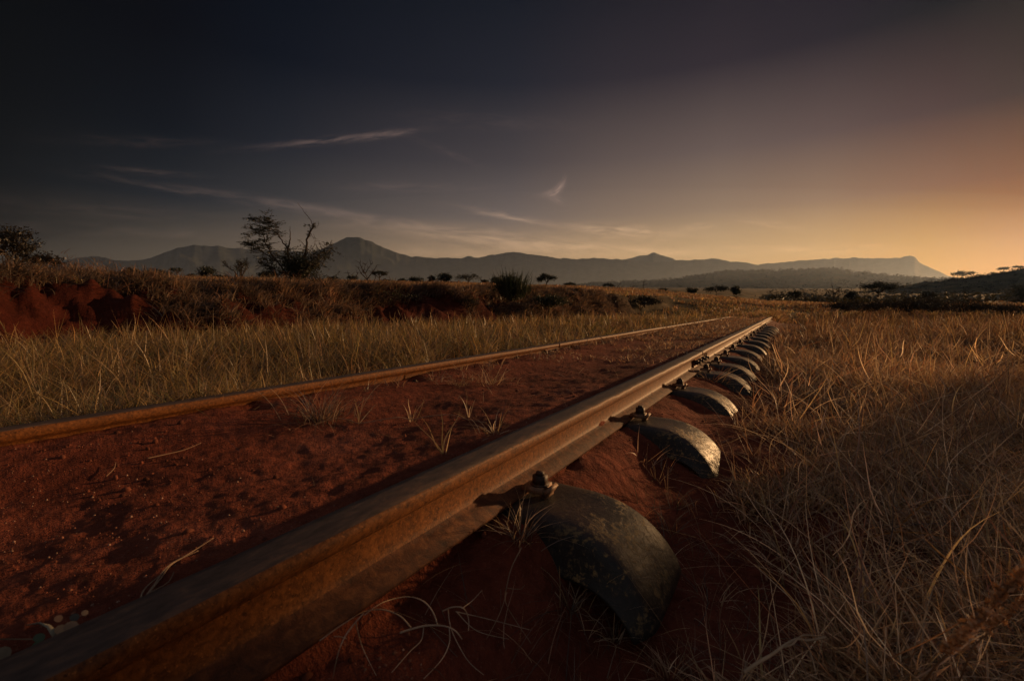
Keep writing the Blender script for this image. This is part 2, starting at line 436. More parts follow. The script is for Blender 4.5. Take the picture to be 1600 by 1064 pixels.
# sleeper steel: dark with worn, lichen-yellow patches on the bend
m, t, p = principled('sleeper_steel', .42, .32)
co = objco(t)
a = t.noise(co, 14, 6, .7, .5); b = t.noise(co, 85, 5, .7, .3); d = t.noise(co, 4, 3, .5)
base = t.ramp(b, [(.3, (.007, .0065, .006)), (.5, (.017, .0145, .0125)), (.7, (.042, .030, .022))])
geo = t.new('ShaderNodeNewGeometry'); sx = t.new('ShaderNodeSeparateXYZ'); t.link(geo.outputs['Normal'], sx.inputs[0])
so_ = t.new('ShaderNodeSeparateXYZ'); t.link(co, so_.inputs[0])
bend = t.ramp(t.m('MULTIPLY', t.m('ABSOLUTE', so_.outputs[0]), 1.0), [(.66, .0), (.75, .85), (.80, 1.), (.86, .55)])
edge = t.m('MULTIPLY', bend, t.ramp(sx.outputs[2], [(.05, 0.), (.45, 1.)]))
pf = t.m('MULTIPLY', edge, t.ramp(t.m('ADD', t.m('MULTIPLY', a, .5), t.m('MULTIPLY', b, .5)), [(.515, 0.), (.585, .9)]))
c = t.mix(pf, base, (.30, .195, .075))
dust = t.m('MULTIPLY', t.ramp(d, [(.42, 0.), (.62, .35)]), t.ramp(sx.outputs[2], [(.7, 0.), (.98, 1.)]))
c = t.mix(dust, c, (.13, .065, .038))
t.link(c, p.inputs['Base Color']); t.link(t.m('ADD', t.ramp(pf, [(0, .34), (1, .55)]), t.m('MULTIPLY', b, .25)), p.inputs['Roughness'])
bump(t, p, t.m('ADD', t.m('MULTIPLY', b, .8), t.m('MULTIPLY', pf, .25)), .9, .0022)
M['sleeper'] = m

def blade_mat(name, trans=.35):
    m = bpy.data.materials.new(name); m.use_nodes = True
    t = NT(m.node_tree); t.n.clear()
    o = t.new('ShaderNodeOutputMaterial'); at = t.new('ShaderNodeAttribute'); at.attribute_name = 'tint'
    nz = t.noise(objco(t), 60, 2, .5)
    c = t.mix(1.0, at.outputs['Color'], t.ramp(nz, [(.3, (.7, .68, .66)), (.7, (1.2, 1.2, 1.2))]), 'MULTIPLY')
    d = t.new('ShaderNodeBsdfDiffuse'); tr = t.new('ShaderNodeBsdfTranslucent'); mx = t.new('ShaderNodeMixShader')
    t.link(c, d.inputs[0]); t.link(c, tr.inputs[0]); mx.inputs[0].default_value = trans
    t.link(d.outputs[0], mx.inputs[1]); t.link(tr.outputs[0], mx.inputs[2])
    g = t.new('ShaderNodeBsdfGlossy'); g.inputs['Roughness'].default_value = .45; g.inputs[0].default_value = (1, 1, 1, 1)
    m2 = t.new('ShaderNodeMixShader'); m2.inputs[0].default_value = .035
    t.link(mx.outputs[0], m2.inputs[1]); t.link(g.outputs[0], m2.inputs[2]); t.link(m2.outputs[0], o.inputs[0])
    return m
M['blade'] = blade_mat('dry_blades', .42)
M['leaf'] = blade_mat('leaf_matter', .25)
def tint_mat(name, rough=.85):
    m, t, p = principled(name, rough, .2)
    at = t.new('ShaderNodeAttribute'); at.attribute_name = 'tint'
    nz = t.noise(objco(t), 30, 5, .6)
    c = t.mix(1.0, at.outputs['Color'], t.ramp(nz, [(.3, (.6, .6, .6)), (.7, (1.25, 1.25, 1.25))]), 'MULTIPLY')
    t.link(c, p.inputs['Base Color']); bump(t, p, nz, .6, .004)
    return m
M['bark'] = tint_mat('bark')
M['stone'] = tint_mat('stone', .9)

# ------------------------------------------------------------------ ground
def build_ground():
    lr = [math.log(.16)]
    while lr[-1] < math.log(7600):
        r_ = math.exp(lr[-1]); lr.append(lr[-1] + (.011 if r_ < 9 else (.016 if r_ < 60 else .03)))
    R = np.exp(np.array(lr))
    th = np.concatenate([np.arange(-56, 56, .22), np.arange(56, 304, 2.5)])
    th = np.radians(th)
    T, RR = np.meshgrid(th, R)
    x = RR*(np.cos(T)*FW[0]+np.sin(T)*RT[0]); y = RR*(np.cos(T)*FW[1]+np.sin(T)*RT[1])
    z = H(x, y)
    nr, na = x.shape
    V = np.stack([x, y, z], -1).reshape(-1, 3)
    V = np.vstack([V, [[0, 0, Hs(0, 0)]]])
    i = np.arange(nr-1)[:, None]*na; j = np.arange(na)[None]; j2 = (j+1) % na
    Q = np.stack([i+j, i+na+j, i+na+j2, i+j2], -1).reshape(-1, 4)
    T3 = np.array([(nr*na, (k+1) % na, k) for k in range(na)])[:, ::-1]
    # vegetation weight: plateau and everything far reads as dry grassland, the cut bank and line stay soil
    vx, vy = V[:, 0], V[:, 1]; r = np.hypot(vx, vy)
    e = fbm(vx, vy, .55, 4, 31)
    onp = sstep(-8.4, -9.4, vx+.8*e) * sstep(3, 6, r)
    far = sstep(16, 28, r)
    side = sstep(.6, 2, vx)*.55 + sstep(-2.2, -3, vx)*.45*(1-onp)*sstep(-6.4, -5.6, vx)
    veg = np.clip(np.maximum(np.maximum(onp, far), side), 0, 1)
    bank_shade = sstep(-5.9, -6.5, vx)*sstep(-10, -9, vx)*(1-far)  # where shade is put into the bank soil colour, offsetting the strong sun
    C = np.stack([veg, bank_shade, veg], -1)
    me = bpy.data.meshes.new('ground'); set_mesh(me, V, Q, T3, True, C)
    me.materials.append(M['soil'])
    o = bpy.data.objects.new('ground', me); COL.objects.link(o)
    tag(o, 'red earth of the track bed, the cut bank and the dry plain', kind='structure')
build_ground()

# ------------------------------------------------------------------ hills and mountains
def ridge(name, label, prof, r1, r0, r2, base_y, mat, rough_amp, seed, da=.12, nr=40):
    xs = [p_[0] for p_ in prof]; ys = [p_[1] for p_ in prof]
    th = np.radians(np.arange(math.degrees(math.atan((xs[0]-800)/F)), math.degrees(math.atan((xs[-1]-800)/F)), da))
    P = 800+F*np.tan(th)
    yc = np.interp(P, xs, ys) + vnoise(P*.11, P*0+seed, seed)*1.6 + vnoise(P*.37, P*0+seed, seed+1)*.9
    s = np.linspace(0, 1, nr)
    rr = np.where(s < .6, r0+(r1-r0)*(s/.6), r1+(r2-r1)*((s-.6)/.4))
    S, TH = np.meshgrid(s, th, indexing='ij'); RR = np.broadcast_to(rr[:, None], S.shape)
    zb = CZ + r0*np.cos(TH)*(HY-base_y)/F - r1*.012
    zc = CZ + r1*np.cos(TH)*(HY-yc[None])/F
    f = np.where(S < .6, (S/.6)**1.35, 1-((S-.6)/.4)**1.2)
    x = RR*(np.cos(TH)*FW[0]+np.sin(TH)*RT[0]); y = RR*(np.cos(TH)*FW[1]+np.sin(TH)*RT[1])
    z = zb+(zc-zb)*f
    k = 12.0/r1
    rid = np.abs(fbm(x, y, k, 5, seed))
    z = z - rid*np.maximum(zc-zb, 0)*rough_amp*np.clip(f*(1-f)*4, 0, 1)
    na = len(th)
    V = np.stack([x, y, z], -1).reshape(-1, 3)
    i = np.arange(nr-1)[:, None]*na; j = np.arange(na-1)[None]
    Q = np.stack([i+j, i+j+1, i+na+j+1, i+na+j], -1).reshape(-1, 4)
    me = bpy.data.meshes.new(name); set_mesh(me, V, Q, None, True)
    me.materials.append(mat); o = bpy.data.objects.new(name, me); COL.objects.link(o)
    tag(o, label, kind='structure')
    def hgt(P_, s_):   # surface point for scattering
        th_ = math.atan((P_-800)/F); ii = min(max(int(np.searchsorted(th, th_)), 0), na-1); jj = min(int(s_*(nr-1)), nr-1)
        return V[jj*na+ii]
    return hgt
ridge('mountains', 'far blue mountain range on the left and behind the central ridge',
      [(-500, 436), (-100, 430), (40, 424), (90, 412), (105, 408), (130, 403), (150, 400), (165, 402), (180, 405), (200, 407), (225, 406), (245, 402), (270, 392), (285, 387), (300, 384), (312, 383), (330, 385), (345, 384), (370, 388), (400, 390), (440, 391), (480, 393), (520, 396), (560, 402), (640, 404), (700, 403), (722, 403), (732, 400), (742, 403), (800, 408), (900, 410), (960, 408), (985, 403), (1005, 398), (1020, 394), (1035, 399), (1055, 406), (1080, 408), (1110, 412), (1150, 420), (1300, 436)],
      5700, 3900, 7300, 445, M['mountain'], .35, 3)
ridge('mountains', 'nearer mountain ridge with the rounded summit in the middle',
      [(400, 445), (440, 420), (480, 398), (505, 390), (520, 383), (535, 375), (545, 371), (553, 370), (565, 371), (585, 378), (605, 388), (625, 396), (640, 400), (680, 402), (720, 404), (750, 402), (770, 397), (800, 394), (830, 397), (870, 402), (900, 404), (940, 403), (975, 406), (1000, 408), (1040, 409), (1075, 407), (1110, 404), (1140, 408), (1180, 413), (1210, 411), (1240, 406), (1255, 405), (1290, 403), (1330, 402), (1380, 403), (1404, 401), (1416, 399), (1424, 402), (1430, 410), (1450, 419), (1475, 430), (1500, 438), (1560, 448)],
      3900, 2800, 5000, 445, M['mountain'], .35, 5)
hill_mid = ridge('hills', 'low wooded hill in front of the mountains on the right',
      [(820, 452), (880, 447), (930, 443), (1000, 440), (1060, 437), (1085, 433), (1100, 430), (1140, 425), (1200, 424), (1260, 422), (1300, 422), (1330, 427), (1380, 432), (1440, 437), (1500, 438), (1560, 441), (1700, 450), (1900, 456)],
      1700, 1000, 2400, 456, M['hill'], .2, 8, .1)
hill_right = ridge('hills', 'dark grassy hill rising to the right edge under the sunset',
      [(1330, 456), (1400, 446), (1440, 441), (1490, 436), (1530, 430), (1570, 424), (1600, 418), (1700, 408), (1850, 404), (2100, 410), (2500, 432)],
      800, 420, 1300, 466, M['hill'], .15, 9, .1)

# ------------------------------------------------------------------ rails
def rail(name, label, xc, y0, y1, seed):
    half = [(.050, .000, 2), (.051, .0065, 2), (.018, .0165, 2), (.0095, .023, 0), (.0075, .034, 0), (.0075, .066, 0), (.011, .072, 0), (.027, .079, 0), (.0305, .084, 0), (.0315, .1000, 0), (.0295, .1045, 1), (.014, .1058, 1)]
    prof = half + [(-a, b, m_) for a, b, m_ in reversed(half)]
    ys = np.arange(y0, y1, .012 if y1 < 6 else .05); ys = np.append(ys, y1)
    if y1 >= 6: ys = np.concatenate([np.arange(y0, min(6, y1), .015), np.arange(6, y1, .1), [y1]])
    n = len(prof); V = np.zeros((len(ys), n, 3))
    for k, (a, b, m_) in enumerate(prof):
        V[:, k, 0] = xc + a; V[:, k, 1] = ys; V[:, k, 2] = b + track_drop(ys)
    for k in (9, 14):
        s = 1 if k == 9 else -1
        lip = np.clip(fbm(ys, ys*0+xc*9, 11, 4, seed)+.12, 0, 1)*.006 + fbm(ys, ys*0, 3, 2, seed+5)*.0015
        V[:, k, 0] += s*lip; V[:, k, 2] -= lip*.7
    for k in (1, 22):
        V[:, k, 0] += (1 if k == 1 else -1)*fbm(ys, ys*0+k, 25, 3, seed+2)*.0018
    V[:, :, 2] += (fbm(ys, ys*0, .5, 2, seed+9)*.004)[:, None]
    V = V.reshape(-1, 3); m = len(ys)
    i = np.arange(m-1)[:, None]*n; j = np.arange(n)[None]; j2 = (j+1) % n
    Q = np.stack([i+j, i+n+j, i+n+j2, i+j2], -1).reshape(-1, 4)
    mi = np.array([p_[2] for p_ in prof]); mi2 = np.array([max(mi[k], mi[(k+1) % n]) if mi[k] != mi[(k+1) % n] else mi[k] for k in range(n)])
    # face k joins profile point k and k+1
    fm = np.zeros(n, int)
    for k in range(n):
        z0, z1 = prof[k][1], prof[(k+1) % n][1]
        fm[k] = 1 if min(z0, z1) >= .1034 else (2 if max(z0, z1) <= .0231 else 0)
    me = bpy.data.meshes.new(name); V2 = V
    caps_q = []
    # web-shaped end caps as quads between mirrored points
    for base in (0, (m-1)*n):
        for k in range(n//2-1):
            caps_q.append((base+k, base+k+1, base+n-2-k, base+n-1-k))
    Qa = np.vstack([Q, np.array(caps_q)])
    set_mesh(me, V2, Qa, None, False)
    me.polygons.foreach_set('material_index', np.concatenate([np.tile(fm, m-1), np.zeros(len(caps_q), int)]).astype(np.int32))
    for mm in ('rail_side', 'rail_top', 'rail_foot'): me.materials.append(M[mm])
    o = bpy.data.objects.new(name, me); COL.objects.link(o)
    root = tag(o, label, 'rail', 'rails of the abandoned line')
    return root
XR, XL = -.505, -1.57
JY = 3.13
r_near = rail('rail', 'near right-hand rusty rail running out of the bottom left corner', XR, -1.6, JY, 1)
r_far = rail('rail', 'far right-hand rail beyond the bolted joint, lit orange, beside the row of bare sleeper ends', XR, JY+.008, 24, 2)
l_near = rail('rail', 'near left-hand rail lying half buried against the grass', XL, -1.0, JY+.1, 3)
l_far = rail('rail', 'far left-hand rail beyond the joint, running thin and bright into the grass', XL, JY+.108, 26, 4)
def fishplates(parent, xc, yj):
    for s in (1, -1):
        mb = MB()
        pr = [(.0085, .024), (.022, .026), (.017, .036), (.015, .05), (.017, .062), (.026, .072), (.012, .0735)]
        ys = (yj-.24, yj+.24); V = []
        for yy in ys: V += [(xc+s*a, yy, b) for a, b in pr]
        n = len(pr); Q = [(k, (k+1) % n, n+(k+1) % n, n+k) for k in range(n)]
        T = [(0, k, k+1) for k in range(1, n-1)]+[(n, n+k+1, n+k) for k in range(1, n-1)]
        mb.add(V, Q, T)
        fp = mb.build('fishplate', M['rail_side'], parent)
        for dy in (-.17, -.065, .065, .17):
            b = MB(); R = [[0, 0, s], [0, 1, 0], [-s, 0, 0]]
            a = np.arange(6)/6*2*pi
            x0, x1, x2 = .015, .034, .048
            V = [(xc+s*x0, yj+dy+.017*cos(t_), .049+.017*sin(t_)) for t_ in a]+[(xc+s*x1, yj+dy+.017*cos(t_), .049+.017*sin(t_)) for t_ in a]
            V += [(xc+s*x1, yj+dy+.010*cos(t_), .049+.010*sin(t_)) for t_ in a]+[(xc+s*x2, yj+dy+.0095*cos(t_), .049+.0095*sin(t_)) for t_ in a]
            Q = [(k, (k+1) % 6, 6+(k+1) % 6, 6+k) for k in range(6)]+[(12+k, 12+(k+1) % 6, 18+(k+1) % 6, 18+k) for k in range(6)]
            T = [(6, 6+k, 7+k) for k in range(1, 5)]+[(18, 18+k, 19+k) for k in range(1, 5)]
            b.add(V, Q, T).build('bolt', M['iron'], fp)
fishplates(r_far, XR, JY+.02); fishplates(l_far, XL, JY+.12)

# ------------------------------------------------------------------ pressed steel sleepers
def sleeper_body_mesh(rng):
    path = [(.0, 0), (.3, 0), (.48, 0), (.60, 0), (.66, 0), (.70, -.001), (.735, -.006), (.765, -.016), (.792, -.030), (.816, -.048), (.837, -.069), (.855, -.093), (.868, -.116), (.876, -.136)]
    full = [(-a, b) for a, b in reversed(path[1:])]+path
    prof0 = [(-.121, -.080), (-.116, -.070), (-.109, -.048), (-.102, -.026), (-.096, -.011), (-.087, -.003), (-.070, .0005), (-.03, -.001), (.03, -.001), (.070, .0005), (.087, -.003), (.096, -.011), (.102, -.026), (.109, -.048), (.116, -.070), (.121, -.080)]
    V = []
    P = np.array(full); T = np.gradient(P, axis=0); T /= np.linalg.norm(T, axis=1)[:, None]
    for k, ((px_, pz_), tt) in enumerate(zip(full, T)):
        nrm = (-tt[1], tt[0]);
        u = max(0, (abs(px_)-.74)/.13)
        for a, b in prof0:
            bb = b*(1-.62*min(u, 1)); aa = a*(1+.12*min(u, 1))
            nn = fbm(np.array([px_*3+a*5]), np.array([a*9]), 2, 3, 50)[0]*.004
            V.append((px_+nrm[0]*(bb+nn), aa, pz_+nrm[1]*(bb+nn)))
    n = len(prof0); m = len(full)
    Q = [(i*n+j, (i+1)*n+j, (i+1)*n+j+1, i*n+j+1) for i in range(m-1) for j in range(n-1)]
    mb = MB(); mb.add(V, Q); return mb
def make_sleeper():
    root = empty('railway_sleeper', (0, 0, 0), 'x', 'sleeper', 'pressed steel sleepers under the track')
    b = sleeper_body_mesh(None).build('sleeper_body', M['sleeper'], root, True)
    so_m = b.modifiers.new('plate', 'SOLIDIFY'); so_m.thickness = .009; so_m.offset = -1
    sb = b.modifiers.new('smooth', 'SUBSURF'); sb.levels = 1; sb.render_levels = 2
    for rx in (-.5325, .5325):
        for s in (-1, 1):
            cx = rx+s*.073
            c = MB()
            # rail clip: a wedge plate bearing on the foot, its outer lip turned up
            c.box((rx+s*.066, 0, .0165), (.024, .026, .0055), top=.92)
            r_ = radians(34*s); Rm = [[cos(r_), 0, sin(r_)], [0, 1, 0], [-sin(r_), 0, cos(r_)]]
            c.box((rx+s*.097, 0, .0140), (.004, .020, .0105), Rm)
            c.box((rx+s*.090, 0, .0085), (.006, .018, .008))
            c.build('rail_clip', M['clip'], root)
            q = MB()
            q.prism((cx, 0, .0222), .0205, .003, 12)
            q.prism((cx, 0, .0253), .0165, .017, 6, .96, rx*3+s)
            q.prism((cx, 0, .0424), .0098, .007, 10, .85)
            q.build('bolt', M['iron'], root)
    return root
sl0 = make_sleeper()
sl_labels = ['dark steel sleeper just outside the lower frame edge', 'steel sleeper hidden below the bottom left corner',
 'nearest and largest steel sleeper end, with yellow worn patches and dead grass against it',
 'second steel sleeper end from the front, dusty and smooth, under a thin straw',
 'third steel sleeper end from the front, its tip sunk in the sand',
 'fourth sleeper end from the front, just before the rail joint, behind dry straws',
 'fifth sleeper end from the front, just beyond the bolted rail joint',
 'sixth sleeper end from the front, a clean dark arch beyond the joint',
 'seventh sleeper end from the front, a tall arch with a bright rim',
 'eighth sleeper end from the front', 'ninth sleeper end from the front', 'tenth sleeper end from the front', 'eleventh sleeper end from the front',
 'twelfth sleeper end from the front']
def copy_tree(o, parent=None):
    c = o.copy(); COL.objects.link(c)
    if parent is not None: c.parent = parent
    for ch in list(o.children): copy_tree(ch, c)
    return c
srng = random.Random(4)
for i, yy in enumerate(SLEEPER_Y):
    if yy < .5: continue
    s = sl0 if i == 2 else copy_tree(sl0)
    s.location = (-1.0375+srng.uniform(-.012, .012)*(i > 3), yy, float(track_drop(np.array(yy))))
    s.rotation_euler = (0, 0, radians(srng.uniform(-1, 1))*(i > 2))
    lab = sl_labels[i] if i < len(sl_labels) else 'tiny sleeper end in the row running under the grass, number %d from the front' % (i-1)
    if 9 <= i < 14: lab += ', small and grass-edged, counted along the right rail'
    s['label'] = lab

# ------------------------------------------------------------------ grass
PAL = {
 'rust': [(.25, .11, .055), (.33, .17, .085), (.40, .24, .14), (.19, .085, .045), (.30, .19, .115)],
 'straw': [(.44, .31, .18), (.36, .25, .13), (.55, .42, .27), (.30, .20, .11)],
 'green': [(.17, .17, .055), (.24, .21, .075), (.13, .14, .05), (.32, .25, .10)],
 'gold': [(.42, .27, .10), (.46, .30, .12), (.34, .19, .065), (.28, .21, .08)],
 'dead': [(.085, .062, .048), (.14, .10, .075), (.24, .175, .12)]}
def pick(rng, n, mix):
    cols = []; wts = []
    for k, v in mix.items():
        for c in PAL[k]: cols.append(c); wts.append(v/len(PAL[k]))
    cols = np.array(cols); wts = np.array(wts)/sum(wts)
    c = cols[rng.choice(len(cols), n, p=wts)]
    return c*np.exp(rng.normal(size=(n, 1))*.45)*1.05
def blades(rng, base, h, w_, az_, lean, droop, col, nseg=4, twist=True):
    """base N,3; returns V,Q,C arrays of curved tapering blades"""
    n = len(base); s = np.linspace(0, 1, nseg+1)
    D = np.stack([np.cos(az_), np.sin(az_), np.zeros(n)], -1)
    wa = az_ + pi/2 + (rng.uniform(-1.2, 1.2, n) if twist else 0)
    Wd = np.stack([np.cos(wa), np.sin(wa), rng.uniform(-.3, .3, n)], -1)
    hor = (lean[:, None]*s + droop[:, None]*s**2.3)*h[:, None]
    ver = (np.sqrt(np.clip(1-np.minimum(lean, .97)**2, .04, 1))[:, None]*s - (droop*.55)[:, None]*s**2.6)*h[:, None]
    wig = (rng.normal(size=(n, 1))*.028*h[:, None])*np.sin(s[None]*rng.uniform(2, 7, (n, 1)))
    C_ = base[:, None] + D[:, None]*hor[..., None] + np.array((0, 0, 1.))*ver[..., None] + Wd[:, None]*wig[..., None]
    wd = w_[:, None]*(1-s**2.2*.93)*.5*(.7+.3*np.minimum(1, s*5+.3))
    L = C_ - Wd[:, None]*wd[..., None]; R_ = C_ + Wd[:, None]*wd[..., None]
    V = np.stack([L, R_], 2).reshape(n, -1, 3)
    k = np.arange(nseg)*2
    q = np.stack([k, k+1, k+3, k+2], -1)
    Q = (np.arange(n)[:, None, None]*(2*(nseg+1)) + q[None]).reshape(-1, 4)
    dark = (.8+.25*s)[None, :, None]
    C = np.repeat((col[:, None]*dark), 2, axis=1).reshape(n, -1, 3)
    return V.reshape(-1, 3), Q, C.reshape(-1, 3)
class Grass:
    def __init__(s): s.mb = MB()
    def add(s, *a, **k):
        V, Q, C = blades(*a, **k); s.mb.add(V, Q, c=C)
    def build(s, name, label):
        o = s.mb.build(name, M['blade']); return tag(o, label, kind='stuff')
def polar(rng, n, r0, r1, p0, p1, pw=1.0):
    r = np.exp(rng.uniform(0, 1, n)**pw*(math.log(r1)-math.log(r0))+math.log(r0))
    P = rng.uniform(p0, p1, n); th = np.arctan((P-800)/F)
    rr = r/np.cos(th)
    return rr*(np.cos(th)*FW[0]+np.sin(th)*RT[0]), rr*(np.cos(th)*FW[1]+np.sin(th)*RT[1]), r
def tufts(G, rng, x, y, r, nb, hfun, mix, spread, lean=(.15, .75), droop=(0, .7), nseg=4, wmin=.0022, wr=.0017, wind=None, gain=1.0):
    """nb blades around every tuft centre"""
    n = len(x); idx = np.repeat(np.arange(n), nb); N = len(idx)
    a = rng.uniform(0, 2*pi, N); rad = np.abs(rng.normal(size=N))*spread[idx] if hasattr(spread, '__len__') else np.abs(rng.normal(size=N))*spread
    bx = x[idx]+np.cos(a)*rad; by = y[idx]+np.sin(a)*rad
    bz = H(bx, by)-.006
    az_ = a + rng.normal(size=N)*.9
    if wind is not None:
        k = rng.uniform(0, 1, N) < wind[1]; az_ = np.where(k, wind[0]+rng.normal(size=N)*.5, az_)
    h = hfun(bx, by, r[idx], rng, N)
    ln = rng.uniform(lean[0], lean[1], N); dr = rng.uniform(droop[0], droop[1], N)
    w_ = np.maximum(wmin*rng.uniform(.6, 1.4, N), r[idx]*wr*rng.uniform(.7, 1.3, N))
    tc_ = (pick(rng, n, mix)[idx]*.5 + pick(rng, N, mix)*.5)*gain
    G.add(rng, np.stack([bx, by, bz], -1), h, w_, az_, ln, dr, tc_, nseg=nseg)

rng = np.random.default_rng(7)
def dens(x, y, sc_, seed, thr=-.05, soft=.25):
    return rng.uniform(0, 1, len(x)) < np.clip((fbm(x, y, sc_, 3, seed)-thr)/soft+.3, .10, 1)

# right-hand field
G = Grass()
def keep_right(x, y, r):
    b = fbm(x, y, 2.2, 3, 61)*.28
    edge = -.02 + b + .05*sstep(1.2, 2.2, y) - .10*sstep(3, 6, y)
    return (x > edge)
def h_right(x, y, r, rng_, N):
    near = sstep(.4, 1.6, r)
    base = .10+.06*near+.13*sstep(3, 11, r)
    m_ = fbm(x, y, .9, 3, 63)
    edge = sstep(-.1, .5, x)
    return base*(.55+.45*edge)*(1+1.1*m_)*rng_.uniform(.45, 1.35, N)*(1-.2*sstep(14, 60, r)) + r*.0012
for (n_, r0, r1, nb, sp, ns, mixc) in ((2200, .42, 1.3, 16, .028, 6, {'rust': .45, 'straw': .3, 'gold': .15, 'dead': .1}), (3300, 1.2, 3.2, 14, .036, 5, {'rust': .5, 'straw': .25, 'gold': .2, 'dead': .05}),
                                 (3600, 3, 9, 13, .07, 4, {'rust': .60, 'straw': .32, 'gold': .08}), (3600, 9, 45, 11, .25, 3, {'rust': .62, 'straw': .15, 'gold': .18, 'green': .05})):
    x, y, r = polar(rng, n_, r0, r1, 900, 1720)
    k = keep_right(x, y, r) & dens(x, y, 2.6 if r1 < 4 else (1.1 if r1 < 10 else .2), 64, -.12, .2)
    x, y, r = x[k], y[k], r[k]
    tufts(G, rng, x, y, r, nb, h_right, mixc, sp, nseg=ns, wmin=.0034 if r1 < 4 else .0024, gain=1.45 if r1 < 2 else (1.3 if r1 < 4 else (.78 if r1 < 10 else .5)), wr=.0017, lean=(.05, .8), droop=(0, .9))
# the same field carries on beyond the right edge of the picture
x, y, r = polar(rng, 2600, 1.2, 16, 1700, 3600); tufts(G, rng, x, y, r*1.5, 9, h_right, {'rust': .6, 'straw': .3, 'gold': .1}, .08, nseg=3, gain=.8, lean=(.05, .8), droop=(0, .9))
# grass under and around the camera, outside the frame
x = rng.uniform(.1, 2.5, 350); y = rng.uniform(-1.6, .5, 350); r = np.full(350, 1.0)
tufts(G, rng, x, y, r, 12, lambda a, b, c_, g, N: g.uniform(.06, .2, N), {'rust': .6, 'straw': .4}, .05)
# tall seed stalks standing over the field
x, y, r = polar(rng, 650, 1.8, 40, 1190, 1720, .8); k = keep_right(x, y, r) & (x > .3)
x, y, r = x[k], y[k], r[k]; N = len(x)
G.add(rng, np.stack([x, y, H(x, y)], -1), rng.uniform(.28, .46, N)+r*.001, np.maximum(.0016, r*.0009), rng.uniform(0, 6.28, N), rng.uniform(0, .35, N), rng.uniform(0, .25, N), pick(rng, N, {'gold': .5, 'straw': .5})*1.1, nseg=5)
x, y, r = polar(rng, 130, .55, 2.6, 1060, 1700); k = keep_right(x, y, r); x, y, r = x[k], y[k], r[k]; N = len(x)
G.add(rng, np.stack([x, y, H(x, y)], -1), rng.uniform(.16, .30, N), np.full(N, .0034)+r*.0004, rng.uniform(0, 6.28, N), rng.uniform(.1, .8, N), rng.uniform(.1, .9, N), pick(rng, N, {'straw': .6, 'gold': .4})*1.8, nseg=9)
G.build('dry_grass', 'reddish brown dry grass filling the field right of the line')

# loose flattened litter stalks on the soil right of the sleepers
G = Grass()
def litter(G, n, xr, yr, hh, mixc, wmin=.0014):
    x = rng.uniform(*xr, n); y = rng.uniform(*yr, n); r = np.hypot(x, y)
    z = H(x, y)+.004
    G.add(rng, np.stack([x, y, z], -1), rng.uniform(*hh, n), np.maximum(wmin, r*.0007)*rng.uniform(.7, 1.4, n), rng.uniform(0, 6.28, n), rng.uniform(.8, 1.0, n), rng.uniform(.0, .35, n), pick(rng, n, mixc), nseg=6)
litter(G, 170, (-.34, .25), (.45, 1.6), (.05, .20), {'straw': .4, 'dead': .4, 'rust': .2})
litter(G, 200, (-.30, .10), (1.6, 5), (.06, .25), {'straw': .3, 'dead': .3, 'rust': .4})
litter(G, 110, (-.46, -.1), (.35, .72), (.04, .14), {'dead': .7, 'rust': .3}, .001)
litter(G, 240, (-1.5, -.56), (1.2, 5), (.03, .12), {'dead': .3, 'rust': .5, 'straw': .2})
litter(G, 60, (-1.5, -.58), (.4, 1.6), (.02, .09), {'dead': .4, 'rust': .5, 'straw': .1}, .0008)
x = -1.50+np.abs(rng.normal(size=90))*.07; y = rng.uniform(1.0, 7, 90)
tufts(G, rng, x, y, np.hypot(x, y), 9, lambda a, b, c_, g, N: g.uniform(.02, .08, N), {'rust': .5, 'dead': .35, 'straw': .15}, .02, wmin=.0014, nseg=4, lean=(.2, .95))
x = rng.uniform(-.36, -.02, 46); y = rng.uniform(.50, 1.35, 46); k = ~((x < -.15) & (y > .68) & (y < .98)); x, y = x[k], y[k]
tufts(G, rng, x, y, np.hypot(x, y), 12, lambda a, b, c_, g, N: g.uniform(.03, .11, N), {'rust': .5, 'dead': .35, 'straw': .15}, .018, wmin=.0013, nseg=5, lean=(.1, .9))
x = rng.uniform(-.16, .05, 140); y = rng.uniform(1.3, 9, 140)
tufts(G, rng, x, y, np.hypot(x, y), 12, lambda a, b, c_, g, N: g.uniform(.05, .17, N), {'rust': .6, 'dead': .15, 'straw': .25}, .03, wmin=.0016, nseg=5, lean=(.1, .9))
n = 3400; rr = np.exp(rng.uniform(math.log(.5), math.log(4.5), n)); P_ = rng.uniform(1020, 1720, n); th = np.arctan((P_-800)/F); q_ = rr/np.cos(th)
x = q_*(np.cos(th)*FW[0]+np.sin(th)*RT[0]); y = q_*(np.cos(th)*FW[1]+np.sin(th)*RT[1]); k = x > -.03+.25*fbm(x, y, 2.2, 3, 61); x, y, rr = x[k], y[k], rr[k]; n = len(x)
G.add(rng, np.stack([x, y, H(x, y)+rng.uniform(0, .10, n)*np.clip(rr, .5, 1.4)], -1), rng.uniform(.06, .24, n), np.maximum(.0018, rr*.0016)*rng.uniform(.6, 1.3, n), rng.uniform(0, 6.28, n), rng.uniform(.55, 1.0, n), rng.uniform(-.3, .6, n), pick(rng, n, {'straw': .5, 'rust': .3, 'dead': .2})*1.7, nseg=6)
G.build('grass_litter', 'loose straws and sparse short tufts on the bare soil by the sleepers')

